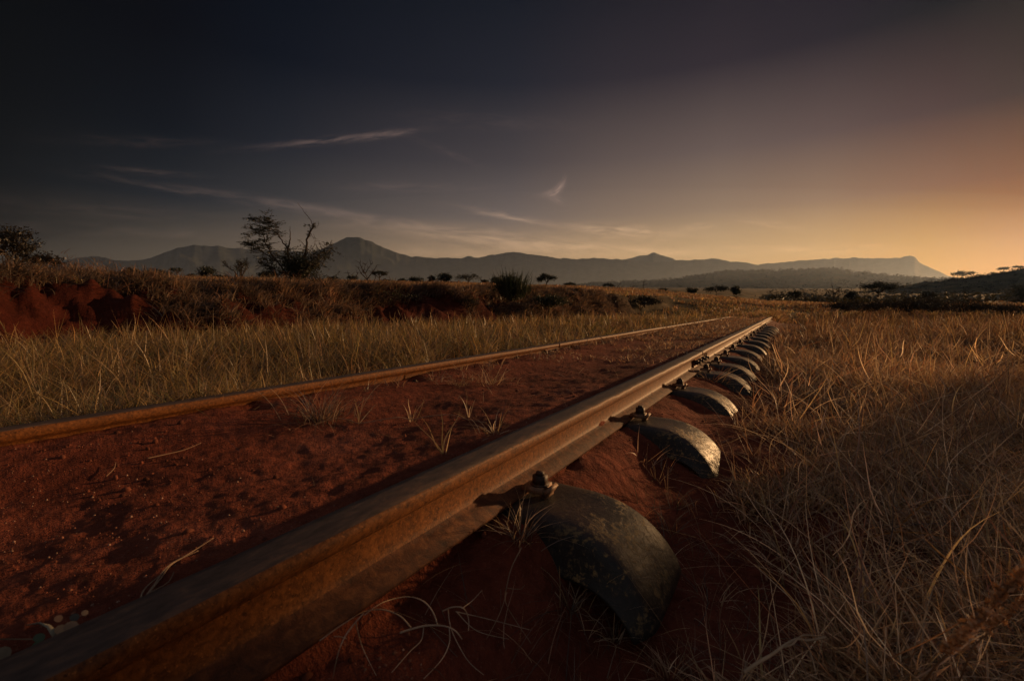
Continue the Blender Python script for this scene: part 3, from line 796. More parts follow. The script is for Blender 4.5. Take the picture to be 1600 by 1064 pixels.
# overgrown track bed
G = Grass()
def h_bed(x, y, r, rng_, N): return (.035+.03*sstep(3, 9, y)+.20*sstep(15.5, 19, y))*rng_.uniform(.4, 1.4, N)
x = rng.uniform(-1.5, -.57, 2100); y = 2.6+rng.uniform(0, 1, 2100)**.8*14; k = (fbm(x, y, 1.2, 3, 71) > .06-.40*sstep(3, 8, y)); x, y = x[k], y[k]
tufts(G, rng, x, y, np.hypot(x, y), 12, h_bed, {'rust': .55, 'straw': .3, 'dead': .15}, .05, nseg=4, lean=(.2, .95), droop=(.1, .8))
x = rng.uniform(-1.6, -.35, 700); y = rng.uniform(16.5, 30, 700)
tufts(G, rng, x, y, np.hypot(x, y), 14, lambda a, b, c_, g, N: g.uniform(.12, .34, N), {'rust': .55, 'gold': .3, 'green': .15}, .12, nseg=3)
G.build('dry_grass', 'low matted dead grass covering the far track bed between the rails')

# left verge between rail and cut bank
G = Grass()
def h_left(x, y, r, rng_, N):
    return (.15+.10*sstep(-1.7, -2.8, x)+.08*fbm(x, y, .8, 3, 81))*rng_.uniform(.45, 1.35, N) + r*.0011
for (n_, r0, r1, nb, sp, ns) in ((2900, 1.3, 4.2, 12, .045, 6), (3800, 4, 12, 12, .08, 4), (3200, 11, 40, 12, .25, 3)):
    x, y, r = polar(rng, n_, r0, r1, -260, 1190)
    k = (x < -1.66 - .05*fbm(x, y, 3, 2, 82)) & (x > -7.0-.9*fbm(x, y, .55, 4, 31)) & (r > 1.0) & dens(x, y, .8, 84, -.4)
    x, y, r = x[k], y[k], r[k]
    tufts(G, rng, x, y, r, nb, h_left, {'gold': .48, 'green': .20, 'straw': .12, 'rust': .2}, sp, gain=.74, nseg=ns, wr=.0017, lean=(.05, .85), droop=(0, .9))
x, y, r = polar(rng, 900, 3.2, 30, -200, 1190, .9); k = (x < -2.6) & (x > -6.8); x, y, r = x[k], y[k], r[k]; N = len(x)
G.add(rng, np.stack([x, y, H(x, y)], -1), rng.uniform(.28, .52, N), np.maximum(.0018, r*.0010), rng.uniform(0, 6.28, N), rng.uniform(0, .3, N), rng.uniform(0, .25, N), pick(rng, N, {'gold': .6, 'rust': .4})*1.1, nseg=5)
G.build('yellow_grass', 'yellow green grass strip between the left rail and the red bank')

# plateau beyond the bank
G = Grass()
for (n_, r0, r1, nb, sp, ns) in ((2600, 5.5, 18, 12, .12, 4), (3600, 15, 60, 11, .35, 3), (3200, 50, 170, 10, 1.0, 3)):
    x, y, r = polar(rng, n_, r0, r1, -260, 1350)
    e = fbm(x, y, .55, 4, 31)
    k = ((x < -8.0-.9*e) | (r > 30)) & dens(x, y, .25, 93, -.3)
    x, y, r = x[k], y[k], r[k]
    tufts(G, rng, x, y, r, nb, lambda a, b, c_, g, N: (.16+.0022*c_)*g.uniform(.5, 1.3, N), {'rust': .62, 'gold': .26, 'green': .06, 'dead': .06}, sp, nseg=ns, wr=.0019, lean=(.05, .6), droop=(0, .5))
x, y, r = polar(rng, 2600, 14, 170, 1100, 1750)
tufts(G, rng, x, y, r, 10, lambda a, b, c_, g, N: (.14+.0018*c_)*g.uniform(.5, 1.3, N), {'rust': .55, 'gold': .25, 'green': .2}, .5, nseg=3, wr=.0019, lean=(.05, .6), droop=(0, .5))
G.build('dry_grass', 'russet dry grass on the plateau above the bank')

# dead brush and hanging roots along the lip of the bank
def brush(name, label, cat, px, py, Z, wpx, hpx, n, seed, mixc, group=None, twig=.0035, dens_=1.0, hang=0.0, lift=0.0):
    rg = np.random.default_rng(seed)
    c = WD(px, py, Z); c[2] = Hs(c[0], c[1])+lift; s = Z/F
    root = empty(name, c, label, cat, group)
    mb = MB()
    for k in range(n):
        a = rg.uniform(0, 2*pi); el = rg.uniform(.15, 1.35)
        L = rg.uniform(.5, 1.0)
        d = np.array((cos(a)*cos(el)*wpx*.5*s, sin(a)*cos(el)*wpx*.35*s, sin(el)*hpx*s))*L
        b0 = np.array((rg.normal()*wpx*.16*s, rg.normal()*wpx*.12*s, -.03))
        tt = np.linspace(0, 1, 6)[:, None]
        bend = np.array((rg.normal(), rg.normal(), -abs(rg.normal())*(.6+hang)))*.16*np.linalg.norm(d)
        P = b0+d*tt+bend*tt**2+rg.normal(size=(6, 3))*.018*np.linalg.norm(d)
        mb.tube(P, np.linspace(twig, twig*.35, 6), 4, pick(rg, 1, mixc)[0])
        for q in range(2):
            k0 = rg.integers(2, 5); d2 = d*rg.uniform(.2, .4)+rg.normal(size=3)*.10*np.linalg.norm(d)
            mb.tube(P[k0]+d2*np.linspace(0, 1, 4)[:, None], np.linspace(twig*.6, twig*.25, 4), 3, pick(rg, 1, mixc)[0])
    mb.build('twigs', M['bark'], root)
    if dens_ > 0:
        lf = MB(); m_ = int(n*14*dens_)
        u = rg.normal(size=(m_, 3))*np.array((wpx*.24*s, wpx*.2*s, hpx*.25*s)); u[:, 2] = np.abs(u[:, 2])
        az_ = rg.uniform(0, 6.28, m_)
        V, Q, C = blades(rg, u, rg.uniform(.3, .8, m_)*hpx*.45*s, np.full(m_, max(.003, Z*.0011)), az_, rg.uniform(.2, .95, m_), rg.uniform(.2, 1.0, m_), pick(rg, m_, mixc), nseg=3)
        lf.add(V, Q, c=C); lf.build('dead_leaves', M['blade'], root)
    return root
bm = {'dead': .5, 'rust': .5}; bg_ = 'dry brush on the lip of the red bank'
PALg = PAL['green']
brush('brush_heap', 'tangled dead brush heap on the bank below the leftmost bush', 'brush', 30, 440, 6.6, 110, 55, 60, 1, bm, bg_)
brush('brush_heap', 'dry brush heap with pale curved twigs hanging over the red bank', 'brush', 95, 440, 6.8, 90, 48, 60, 2, bm, bg_, hang=2)
brush('brush_heap', 'tallest dry brush heap on the bank, just left of the row of far bushes', 'brush', 140, 446, 7.2, 100, 50, 70, 3, bm, bg_)
brush('brush_heap', 'low brown brush below the round far bush, on the bank lip', 'brush', 265, 462, 8.2, 110, 28, 50, 4, bm, bg_, hang=1)
brush('brush_heap', 'dark drooping brush on the bank between the brush heaps and the thorn tree', 'brush', 365, 466, 8.8, 100, 26, 50, 5, bm, bg_, hang=1)
brush('brush_heap', 'dark brush mat at the foot of the thorn tree', 'brush', 455, 470, 10, 130, 30, 60, 6, bm, bg_, hang=1)

# ------------------------------------------------------------------ trees
def grow(mb, rg, p0, d0, L, R, depth, tips, col, spread=.6, up=.1, kink=.18, nb=3, shrink=.68):
    n = 5; P = [np.array(p0, float)]; d = np.array(d0, float); d /= np.linalg.norm(d)
    for k in range(n-1):
        d = d + rg.normal(size=3)*kink + np.array((0, 0, up)); d /= np.linalg.norm(d)
        P.append(P[-1]+d*L/(n-1))
    mb.tube(P, np.linspace(R, R*.62, n), 6 if depth > 2 else 4, col)
    if depth == 0:
        tips.append(P[-1]); tips.append(P[-2]); return
    for k in range(nb):
        q = P[-1] if k < 2 else P[rg.integers(2, n-1)]
        e = d + rg.normal(size=3)*spread; e /= np.linalg.norm(e)
        grow(mb, rg, q, e, L*shrink*rg.uniform(.8, 1.15), R*.6, depth-1, tips, col, spread, up, kink, nb, shrink)
BK = (.055, .040, .030); LFD = (.030, .034, .014)
def leafcols(rg, n, base): return np.array(base)*rg.uniform(.45, 1.15, (n, 1))*(1+rg.normal(size=(n, 3))*.08)
def umbrella(px, py, Z, wpx, hpx, label, seed, group, trunk_frac=.5, lean=0.0, crowns=None, name='acacia_tree', n=1500, cat='tree', col=LFD):
    rg = np.random.default_rng(seed); s = Z/F
    c = WD(px, py, Z); c[2] = Hs(c[0], c[1])-.0*s
    # keep the crown where the photograph has it even if the ground differs a little
    zb = WD(px, py, Z)[2]; c[2] = min(c[2], zb) if abs(c[2]-zb) < 8*s else zb
    root = empty(name, c, label, cat, group)
    w2 = wpx*s/2; h = hpx*s; off = zb-c[2]
    tr = MB(); fork = np.array((lean*h*.3, 0, off+h*trunk_frac*.55))
    tr.tube([(0, 0, -.3*s), (lean*h*.1, .0, fork[2]*.5), fork], [h*.055, h*.045, h*.036], 7, BK)
    tips = []
    nb = 7
    for k in range(nb):
        a = 2*pi*k/nb+rg.uniform(-.3, .3); rr = rg.uniform(.35, .85)
        tip = np.array((cos(a)*w2*rr+lean*h, sin(a)*w2*rr, off+h*(.86-.10*rr)))
        mid = fork+(tip-fork)*.5+np.array((0, 0, -.02*h))+rg.normal(size=3)*.03*h
        tr.tube([fork, mid, tip], [h*.026, h*.018, h*.006], 5, BK)
        for q in range(3):
            e = tip+np.array((rg.normal()*w2*.25, rg.normal()*w2*.25, rg.uniform(0, .08)*h)); tr.tube([mid, (mid+e)/2+rg.normal(size=3)*.02*h, e], [h*.012, h*.008, h*.003], 4, BK)
    tr.build('trunk', M['bark'], root, True)
    cr = MB(); K = 26
    a = rg.uniform(0, 2*pi, K); rr = np.sqrt(rg.uniform(0, 1, K))
    th = (1-trunk_frac)*h
    cc = np.stack([np.cos(a)*rr*w2*.86+lean*h, np.sin(a)*rr*w2*.86, off+h-th*.45-th*.35*rr**2+rg.normal(size=K)*th*.12], -1)
    id_ = rg.integers(0, K, n)
    P = cc[id_]+rg.normal(size=(n, 3))*np.array((w2*.13, w2*.13, th*.16))
    P[:, 2] = np.minimum(P[:, 2], off+h*1.02)
    cr.leaves(P, max(.05, .9*s)*rg.uniform(.6, 1.4, n), rg, leafcols(rg, n, col), .5)
    cr.build('crown', M['leaf'], root)
    return root
def roundbush(px, py, Z, wpx, hpx, label, seed, group, name='bush', n=1500, cat='bush', col=LFD, spiky=0.0, airy=False, sink=0.0):
    rg = np.random.default_rng(seed); s = Z/F
    c = WD(px, py, Z); zb = c[2]; c[2] = min(Hs(c[0], c[1]), zb) if abs(Hs(c[0], c[1])-zb) < 9*s else zb
    root = empty(name, c, label, cat, group)
    w2 = wpx*s/2; h = hpx*s; off = zb-c[2]-sink*s
    tr = MB(); tips = []
    for k in range(5):
        a = rg.uniform(0, 2*pi); d = np.array((cos(a)*w2/h*.6, sin(a)*w2/h*.6, 1.0))
        grow(tr, rg, (rg.normal()*w2*.08, rg.normal()*w2*.08, -.2*s), d, (h+off)*(.45 if Z > 20 or not airy else .36), h*(.035 if Z > 20 else .022), 2 if not airy else (3 if Z > 20 else 4), tips, BK, .55, .05, .14, 3, .62)
    tr.build('stems', M['bark'], root)
    cr = MB(); tips = np.array(tips)
    if airy:
        id_ = rg.integers(0, len(tips), n); P = tips[id_]+rg.normal(size=(n, 3))*h*.05
    else:
        K = 30; u = rg.normal(size=(K, 3)); u /= np.linalg.norm(u, axis=1)[:, None]; u *= rg.uniform(.3, .85, K)[:, None]
        cc = u*np.array((w2, w2, h*.5))+np.array((0, 0, off+h*.5))
        id_ = rg.integers(0, K, n); P = cc[id_]+rg.normal(size=(n, 3))*np.array((w2, w2, h*.5))*.17
    cr.leaves(P, max(.018, (1.0 if not airy else .8)*s)*rg.uniform(.6, 1.5, n), rg, leafcols(rg, n, col), .2)
    if spiky:
        m_ = int(220*spiky); b = rg.normal(size=(m_, 3))*np.array((w2*.35, w2*.35, h*.12))+np.array((0, 0, off+h*.25))
        out = np.arctan2(b[:, 1], b[:, 0])
        V, Q, C = blades(rg, b, rg.uniform(.5, .95, m_)*h, np.full(m_, .9*s), out, rg.uniform(.02, .5, m_), rg.uniform(0, .12, m_), leafcols(rg, m_, col), nseg=4)
        cr.add(V, Q, c=C)
    cr.build('crown', M['leaf'], root)
    return root
GT = 'small trees along the far crest of the plain'
roundbush(205, 433, 150, 24, 15, 'small dark bush on the crest, leftmost of the far row', 11, GT)
umbrella(246, 434, 155, 44, 14, 'low flat spreading bush second in the far row on the left', 12, GT, .25, name='bush', cat='bush')
umbrella(277, 433, 160, 24, 15, 'thin flat-topped acacia between two bushes left of the round bush', 13, GT, .6, n=500)
roundbush(322, 435, 150, 30, 21, 'dark dome-shaped bush in the far row left of the airy tree', 14, GT)
roundbush(344, 436, 150, 30, 7, 'low dark scrub right of the dome-shaped bush', 15, GT, n=500)
roundbush(375, 437, 140, 46, 33, 'airy grey tree with thin forked branches left of the thorn tree', 16, GT, name='airy_tree', cat='tree', n=700, airy=True, col=(.05, .05, .03))
roundbush(420, 438, 140, 30, 15, 'small dark bush tucked behind the left of the thorn tree', 17, GT)
roundbush(550, 441, 150, 20, 11, 'small bush beside forked dead stumps, right of the thorn tree', 18, GT, n=600)
umbrella(593, 441, 160, 27, 19, 'small umbrella acacia with a bent bare trunk', 20, GT, .62, n=900)
roundbush(602, 442, 155, 18, 6, 'tiny low scrub right of the bent umbrella acacia', 21, GT, n=400)
roundbush(650, 443, 150, 26, 10, 'low ragged bush midway between two acacias', 22, GT, n=700)
roundbush(674, 443, 150, 14, 13, 'narrow dark bush touching the left of the rounded tree', 23, GT, n=700)
roundbush(694, 444, 150, 29, 17, 'dense rounded tree left of the wide acacia', 24, GT, name='round_tree', cat='tree')
umbrella(732, 444, 150, 40, 18, 'wide acacia with several open crowns left of the green shrub', 25, GT, .40, n=900)
roundbush(775, 448, 140, 24, 17, 'dark bush partly behind the left of the big green shrub', 26, GT)
umbrella(854, 447, 150, 32, 19, 'clear umbrella acacia standing alone right of the big green shrub', 27, GT, .45, n=2200)
umbrella(890, 449, 190, 20, 8, 'tiny flat acacia right of the lone umbrella acacia', 28, GT, .4, n=600)
roundbush(906, 450, 190, 9, 4, 'tiny low scrub dot at the end of the left crest', 29, GT, n=250)
umbrella(951, 450, 210, 18, 8, 'small hazy acacia beside dead branches on the crest', 30, GT, .3, n=600)
umbrella(1119, 459, 120, 36, 13, 'low dark umbrella acacia left of the rounded bush before the hill', 31, GT, .35, n=1600)
roundbush(1149, 461, 110, 17, 14, 'rounded dark bush right of the low umbrella acacia', 32, GT)
umbrella(1372, 464, 95, 56, 25, 'largest umbrella acacia, wide flat crown, in front of the misty hill', 33, 'umbrella acacias on the right', .45, n=3200)
umbrella(1503, 434, 770, 30, 11, 'twin-crowned acacia in silhouette low on the right hill skyline', 34, 'acacias on the right hill skyline', .35, n=900)
umbrella(1568, 424, 780, 15, 7, 'single small acacia in silhouette on the right hill skyline', 35, 'acacias on the right hill skyline', .4, n=500)
umbrella(1591, 420, 780, 13, 5, 'lowest acacia in silhouette at the right end of the skyline', 36, 'acacias on the right hill skyline', .35, n=400)
umbrella(1455, 440, 1000, 12, 5, 'tiny rounded tree on the saddle left of the skyline acacias', 37, 'acacias on the right hill skyline', .3, n=300)
roundbush(1598, 468, 110, 34, 26, 'dark tree cut off by the right edge of the picture', 38, 'dark bushes at the edge of the right field', name='round_tree', cat='tree')
roundbush(800, 470, 13, 62, 41, 'big green shrub with upright spiky shoots in the middle distance', 40, None, n=5200, spiky=2.2, col=(.034, .046, .016), name='green_shrub', cat='shrub')
roundbush(860, 480, 15, 66, 20, 'low green shrub right of the big spiky shrub', 41, None, n=2600, spiky=.8, col=(.040, .046, .018), name='green_shrub', cat='shrub')
roundbush(720, 484, 13, 70, 20, 'low green shrub left of the big spiky shrub on the bank edge', 42, None, n=2600, spiky=.8, col=(.040, .046, .018), name='green_shrub', cat='shrub')
roundbush(600, 478, 11, 110, 26, 'pale green low shrub under the dead sapling right of the thorn tree', 43, None, n=2600, spiky=.7, col=(.055, .055, .024), name='green_shrub', cat='shrub')
GB = 'dark bushes at the edge of the right field'
for (px, py, Z, ww, hh, lb, sd_) in ((1320, 484, 24, 70, 16, 'low dark bush left of the big dark thicket', 50), (1365, 486, 22, 80, 20, 'dark bush below the largest umbrella acacia', 51),
    (1418, 487, 21, 90, 27, 'broad dark rounded bush right of the largest umbrella acacia', 52), (1452, 486, 22, 60, 27, 'tallest dark bush of the right thicket with ragged top', 53),
    (1500, 488, 21, 90, 22, 'dark bush sloping down to the right of the tallest one', 54), (1565, 489, 20, 90, 17, 'low dark bush near the right edge of the field', 55),
    (1005, 476, 26, 60, 17, 'dark low thicket on the bank end before the rails vanish', 57), (950, 478, 24, 70, 15, 'dark brown thicket left of the bank end', 58)):
    roundbush(px, py, Z, ww, hh, lb, sd_, GB, n=2600, col=(.032, .026, .014), name='dark_bush', sink=2)
for (px, py, Z, ww, hh, lb, sd_) in ((628, 443, 155, 16, 8, 'small low bush between the bent umbrella acacia and the ragged bush', 301), (758, 446, 155, 14, 9, 'small dark bush just right of the wide open acacia', 302),
    (520, 441, 145, 20, 9, 'low bush on the crest touching the right side of the thorn tree', 303), (1035, 457, 150, 16, 7, 'tiny low bush on the crest above the dark thicket', 304),
    (1082, 459, 130, 20, 10, 'small bush left of the low umbrella acacia before the hill', 305), (1240, 466, 110, 22, 12, 'hazy small bush in the mist above the end of the rails', 306), (1330, 468, 90, 20, 13, 'small dark bush touching the left of the largest umbrella acacia', 307),
    (1450, 466, 100, 26, 12, 'small bush right of the largest umbrella acacia', 308), (300, 434, 155, 12, 6, 'tiny bush left of the dome-shaped bush', 309), (182, 431, 150, 14, 7, 'tiny bush at the far left end of the crest row', 310)):
    roundbush(px, py, Z, ww, hh, lb, sd_, GT, n=700)
# leftmost thorn bush on the bank
roundbush(24, 424, 9.5, 125, 84, 'leafless-looking thorn bush on the bank at the left edge', 60, None, n=4200, airy=True, name='thorn_bush', col=(.020, .016, .010))
roundbush(64, 426, 9.0, 60, 40, 'small thorny bush leaning right beside the left edge thorn bush', 61, None, n=2000, airy=True, name='thorn_bush', col=(.026, .018, .010))

# dead sapling, dead branches
def dead(px, py, Z, hpx, label, seed, lines, name='dead_sapling', cat='dead tree', twigs=True, group=None, rad=.9):
    rg = np.random.default_rng(seed); s = Z/F
    c = WD(px, py, Z); c[2] = min(c[2], Hs(c[0], c[1])+.02) ; zb = WD(px, py, Z)[2]-c[2]
    root = empty(name, c, label, cat, group); mb = MB(); lf = MB()
    for L in lines:
        P = np.array([((x_-px)*s*RT+np.array((0, 0, (py-y_)*s+zb))+FW*rg.normal()*s*3) for x_, y_ in L])
        P[0] = P[0] if L[0] != (px, py) else np.array((0, 0, -.05))
        mb.tube(P, np.linspace(rad*s, rad*.35*s, len(P)), 5, BK)
        if twigs:
            for q in P[1:]:
                for _ in range(3):
                    d = rg.normal(size=3)*s*4; d[2] = abs(d[2])
                    mb.tube([q, q+d*.5+rg.normal(size=3)*s, q+d], [.4*s, .3*s, .15*s], 3, BK)
    mb.build('branches', M['bark'], root)
    return root
dead(575, 470, 12, 50, 'thin dead sapling with fan of fine twigs in front of the bent umbrella acacia', 70,
     [[(575, 470), (577, 450), (574, 435), (570, 424), (571, 414)], [(574, 437), (566, 428), (562, 420)], [(574, 437), (582, 426), (588, 418)], [(571, 428), (566, 420), (565, 413)], [(571, 428), (577, 420), (580, 414)], [(577, 450), (584, 441), (590, 434)]])
dead(552, 441, 150, 15, 'forked dead stumps on the crest right of the thorn tree', 71, [[(552, 441), (547, 434), (544, 427)], [(552, 441), (556, 434), (560, 428)], [(552, 441), (550, 436), (549, 430)]], name='dead_tree', rad=1.2)
dead(963, 451, 200, 12, 'bare dead branches fallen in a fan on the central crest', 72, [[(963, 451), (958, 446), (955, 443)], [(963, 451), (966, 446), (970, 441)], [(963, 451), (970, 449), (974, 447)]], name='dead_tree', rad=.8, twigs=False)
dead(986, 453, 200, 10, 'two bare slanting dead stems on the crest right of the dead branches', 73, [[(986, 453), (989, 449), (991, 446)], [(986, 453), (985, 450), (983, 447)]], name='dead_tree', rad=.8, twigs=False)
dead(1005, 453, 200, 12, 'single upright dead stem on the central crest', 74, [[(1005, 453), (1005, 447), (1006, 441)]], name='dead_tree', rad=.8)
dead(1303, 472, 60, 22, 'small bare shrub in the mist left of the largest umbrella acacia', 75, [[(1303, 472), (1302, 460), (1301, 450)], [(1303, 472), (1297, 462), (1293, 456)], [(1303, 472), (1309, 462), (1313, 455)], [(1302, 462), (1307, 455), (1309, 450)]], name='dead_tree', rad=.5)

# main thorn tree on the bank
def thorn_tree():
    Z = 13.0; s = Z/F; bx, by = 462, 450; rg = np.random.default_rng(99)
    c = WD(bx, by, Z); zg = Hs(c[0], c[1]); off = c[2]-zg; c[2] = zg
    root = empty('thorn_tree', c, 'gnarled dark thorn tree with leafy left crown and broken right limb on the bank', 'tree')
    def Pt(x_, y_, d=0.0): return RT*(x_-bx)*s+FW*d*s+np.array((0, 0, (by-y_)*s+off))
    tr = MB(); fo = MB()
    limbs = [([(462, 456, 0), (463, 446, 0), (464, 436, 0), (463, 424, 0), (461, 412, 0)], 6.2, 3.6),
             ([(463, 446, 0), (466, 432, 6), (470, 418, 8), (473, 404, 8), (478, 388, 6), (480, 376, 4), (486, 366, 2), (491, 358, 0), (493, 352, 0)], 3.6, 1.5),
             ([(463, 446, 0), (459, 430, -6), (457, 412, -8), (456, 396, -8), (457, 384, -8), (459, 376, -6), (459.5, 366, -6), (459.5, 357, -6)], 3.2, .5),
             ([(460, 440, 0), (450, 424, -10), (440, 408, -14), (434, 398, -16), (428, 386, -16), (422, 372, -14), (418, 360, -12)], 2.4, .8),
             ([(457, 392, -8), (450, 382, -10), (444, 372, -12), (436, 362, -14), (428, 354, -14)], 1.9, .7),
             ([(440, 410, -14), (428, 400, -20), (416, 392, -24), (404, 386, -24)], 1.5, .5),
             ([(446, 420, 10), (432, 408, 14), (420, 402, 16), (404, 404, 18)], 1.4, .5),
             ([(464, 444, 0), (474, 430, 12), (482, 418, 18), (492, 408, 20), (502, 398, 22)], 2.0, .6),
             ([(470, 420, 8), (482, 412, 4), (494, 404, 0), (506, 394, -2), (522, 390, -4)], 1.3, .4),
             ([(466, 436, -6), (478, 426, -14), (490, 418, -18), (504, 414, -20)], 1.8, .5),
             ([(464, 448, 4), (472, 440, 14), (484, 436, 20), (500, 440, 24), (512, 436, 26)], 1.5, .4),
             ([(461, 446, -4), (452, 438, -14), (444, 430, -20), (436, 420, -22), (424, 416, -24)], 1.7, .5),
             ([(460, 440, 4), (452, 426, 14), (446, 412, 18), (442, 404, 18)], 1.6, .5),
             ([(492, 354, 0), (488, 346, 0), (482, 338, 0), (476, 330, 0), (469, 320, 0)], .75, .3),
             ([(490, 360, 0), (484, 354, 2), (476, 351, 3)], .8, .3), ([(487, 366, 0), (490, 372, 2), (498, 376, 3)], .7, .25),
             ([(478, 386, 6), (470, 378, 6), (464, 375, 6)], .8, .25), ([(474, 400, 6), (484, 392, 8), (490, 382, 10), (489, 370, 10)], .8, .25),
             ([(493, 356, 0), (498, 356, 0), (503, 352, 0)], .6, .2)]
    pts = []
    for L, r0, r1 in limbs:
        P = np.array([Pt(*q) for q in L])
        # resample with small kinks
        tt = np.linspace(0, len(P)-1, len(P)*3-2); Q = np.stack([np.interp(tt, np.arange(len(P)), P[:, k]) for k in range(3)], -1)
        Q[1:-1] += rg.normal(size=Q[1:-1].shape)*s*.45
        tr.tube(Q, np.linspace(r0*s*.62, r1*s*.62, len(Q)), 7, BK); pts.append(Q)
    allp = np.vstack([q[len(q)//3:] for q in pts[1:]])
    # dense fan of twigs with leaves; flat sprays in the left crown
    def twig(q, L, flatten, leafy):
        d = rg.normal(size=3)*np.array((1, 1, .35 if flatten else .8)); d[2] += .15; d /= np.linalg.norm(d)
        e = q+d*L*s; m_ = (q+e)/2+rg.normal(size=3)*L*s*.09
        tr.tube([q, m_, e], [.34*s, .24*s, .12*s], 3, BK)
        if leafy:
            n = 14; tt = rg.uniform(.15, 1, n)[:, None]; P = q+(e-q)*tt+rg.normal(size=(n, 3))*s*np.array((1.1, 1.1, .5))
            fo.leaves(P, 1.05*s*rg.uniform(.6, 1.3, n), rg, leafcols(rg, n, LFD), .5 if flatten else .1)
    for Lk in (3, 4, 5, 6):
        Q = pts[Lk]
        for q in Q[len(Q)//2:]:
            for _ in range(7): twig(q+rg.normal(size=3)*s*3, rg.uniform(8, 18), True, True)
    cen = [(415, 352, -12), (432, 350, -12), (404, 362, -14), (424, 366, -14), (400, 372, -14), (418, 382, -16), (404, 384, -20), (440, 356, -12), (410, 395, -18), (428, 344, -10), (404, 347, -12)]
    for cc in cen:
        q0 = Pt(*cc)
        k = np.argmin([np.linalg.norm(a-q0) for a in allp]); tr.tube([allp[k], (allp[k]+q0)/2+rg.normal(size=3)*s, q0], [.5*s, .4*s, .3*s], 4, BK)
        for _ in range(13): twig(q0+rg.normal(size=3)*s*np.array((3.5, 3.5, 2)), rg.uniform(7, 15), True, True)
    for Lk in (0, 1, 2, 7, 8, 9, 10, 11, 12):
        Q = pts[Lk]; Q = Q[len(Q)//4:] if Lk not in (1, 2) else Q[2:len(Q)//2]
        for q in Q:
            for _ in range(9): twig(q+rg.normal(size=3)*s*3, rg.uniform(8, 17), False, rg.uniform() < .85)
    for Lk in (13, 14, 15, 16, 17, 18, 8): 
        for q in pts[Lk][1::2]: twig(q, rg.uniform(3, 7), False, Lk == 14)
    for q in pts[1][len(pts[1])*2//3:]:
        for _ in range(3): twig(q, rg.uniform(3, 8), False, rg.uniform() < .3)
    n = 5200; u = rg.normal(size=(n, 3))*np.array((16, 13, 11))*s*.85+Pt(468, 418, 0)
    fo.leaves(u, 1.25*s*rg.uniform(.6, 1.3, n), rg, leafcols(rg, n, LFD), .1)
    tr.build('trunk', M['bark'], root, True); fo.build('crown', M['leaf'], root)
thorn_tree()

# woodland specks on the far hills (one mass)
wd = MB(); rg = np.random.default_rng(5)
def scatter(hgt, n, p0, p1, s0, s1, size):
    for k in range(n):
        P_ = rg.uniform(p0, p1); q = hgt(P_, rg.uniform(s0, s1)); sz = size*rg.uniform(.5, 1.3)
        m_ = 14; u = rg.normal(size=(m_, 3))*np.array((.55, .55, .26))*sz
        u[:, 2] += sz*.35
        wd.leaves(q+u, sz*.42*rg.uniform(.6, 1.3, m_), rg, np.array((.032, .030, .014))*rg.uniform(.7, 1.3), .3)
scatter(hill_mid, 900, 880, 1560, .57, .62, 7.5); scatter(hill_mid, 900, 860, 1700, .1, .58, 6)
scatter(hill_right, 240, 1440, 1750, .57, .61, 2.0); scatter(hill_right, 400, 1400, 1800, .1, .6, 2.4)
P_ = rg.uniform(1190, 1750, 900); r_ = np.exp(rg.uniform(math.log(180), math.log(1100), 900)); th = np.arctan((P_-800)/F)
X_ = r_*(np.cos(th)*FW[0]+np.sin(th)*RT[0]); Y_ = r_*(np.cos(th)*FW[1]+np.sin(th)*RT[1]); Z_ = H(X_, Y_)
for a, b, c_, r0 in zip(X_, Y_, Z_, r_):
    sz = rg.uniform(1.0, 2.4)*(1+r0/900); m_ = 12; u = rg.normal(size=(m_, 3))*np.array((.55, .55, .3))*sz; u[:, 2] += sz*.3
    wd.leaves(np.array((a, b, c_))+u, sz*.4*rg.uniform(.6, 1.3, m_), rg, np.array((.040, .036, .018))*rg.uniform(.7, 1.3), .3)
o = wd.build('distant_woodland', M['leaf']); tag(o, 'scrub and woodland specks over the misty valley and hills', kind='stuff')

# ------------------------------------------------------------------ small foreground plants and debris
def tuft_thing(name, label, cat, px, py, z, n, hh, mixc, seed, spread=.01, lean=(.1, .9), droop=(0, .9), w_=.0018, group=None, dz=0):
    rg = np.random.default_rng(seed); c = W(px, py, z); c[2] = Hs(c[0], c[1])+dz
    mb = MB(); r = np.linalg.norm(c[:2])
    a = rg.uniform(0, 6.28, n); rad = np.abs(rg.normal(size=n))*spread
    base = np.stack([np.cos(a)*rad, np.sin(a)*rad, np.full(n, -.004)], -1)
    V, Q, C = blades(rg, base, rg.uniform(*hh, n), np.maximum(w_, r*.0008)*rg.uniform(.7, 1.3, n), a+rg.normal(size=n)*.7, rg.uniform(*lean, n), rg.uniform(*droop, n), pick(rg, n, mixc), nseg=7)
    mb.add(V, Q, c=C); o = mb.build(name, M['blade']); o.location = tuple(c)
    return tag(o, label, cat, group)
dm = {'dead': .6, 'straw': .25, 'rust': .15}
tuft_thing('grass_tuft', 'dead curled grass tuft against the rail foot beside the nearest sleeper', 'grass tuft', 815, 872, -.06, 70, (.04, .11), dm, 201, .016)
tuft_thing('grass_tuft', 'dead grass tuft with long upright blades in front of the nearest sleeper', 'grass tuft', 890, 925, -.09, 70, (.04, .13), {'rust': .4, 'straw': .3, 'dead': .3}, 202, .016)
tuft_thing('grass_tuft', 'thin dark grass tuft hanging against the side of the nearest sleeper tip', 'grass tuft', 960, 935, -.09, 40, (.03, .09), dm, 203, .012)
tuft_thing('grass_tuft', 'short rusty grass tuft at the foot of the nearest sleeper tip', 'grass tuft', 1048, 975, -.09, 90, (.03, .07), {'rust': .8, 'straw': .2}, 204, .018)
tuft_thing('grass_tuft', 'dead grass tuft at the bottom centre among the twigs', 'grass tuft', 900, 1040, -.09, 70, (.03, .09), dm, 205, .016)
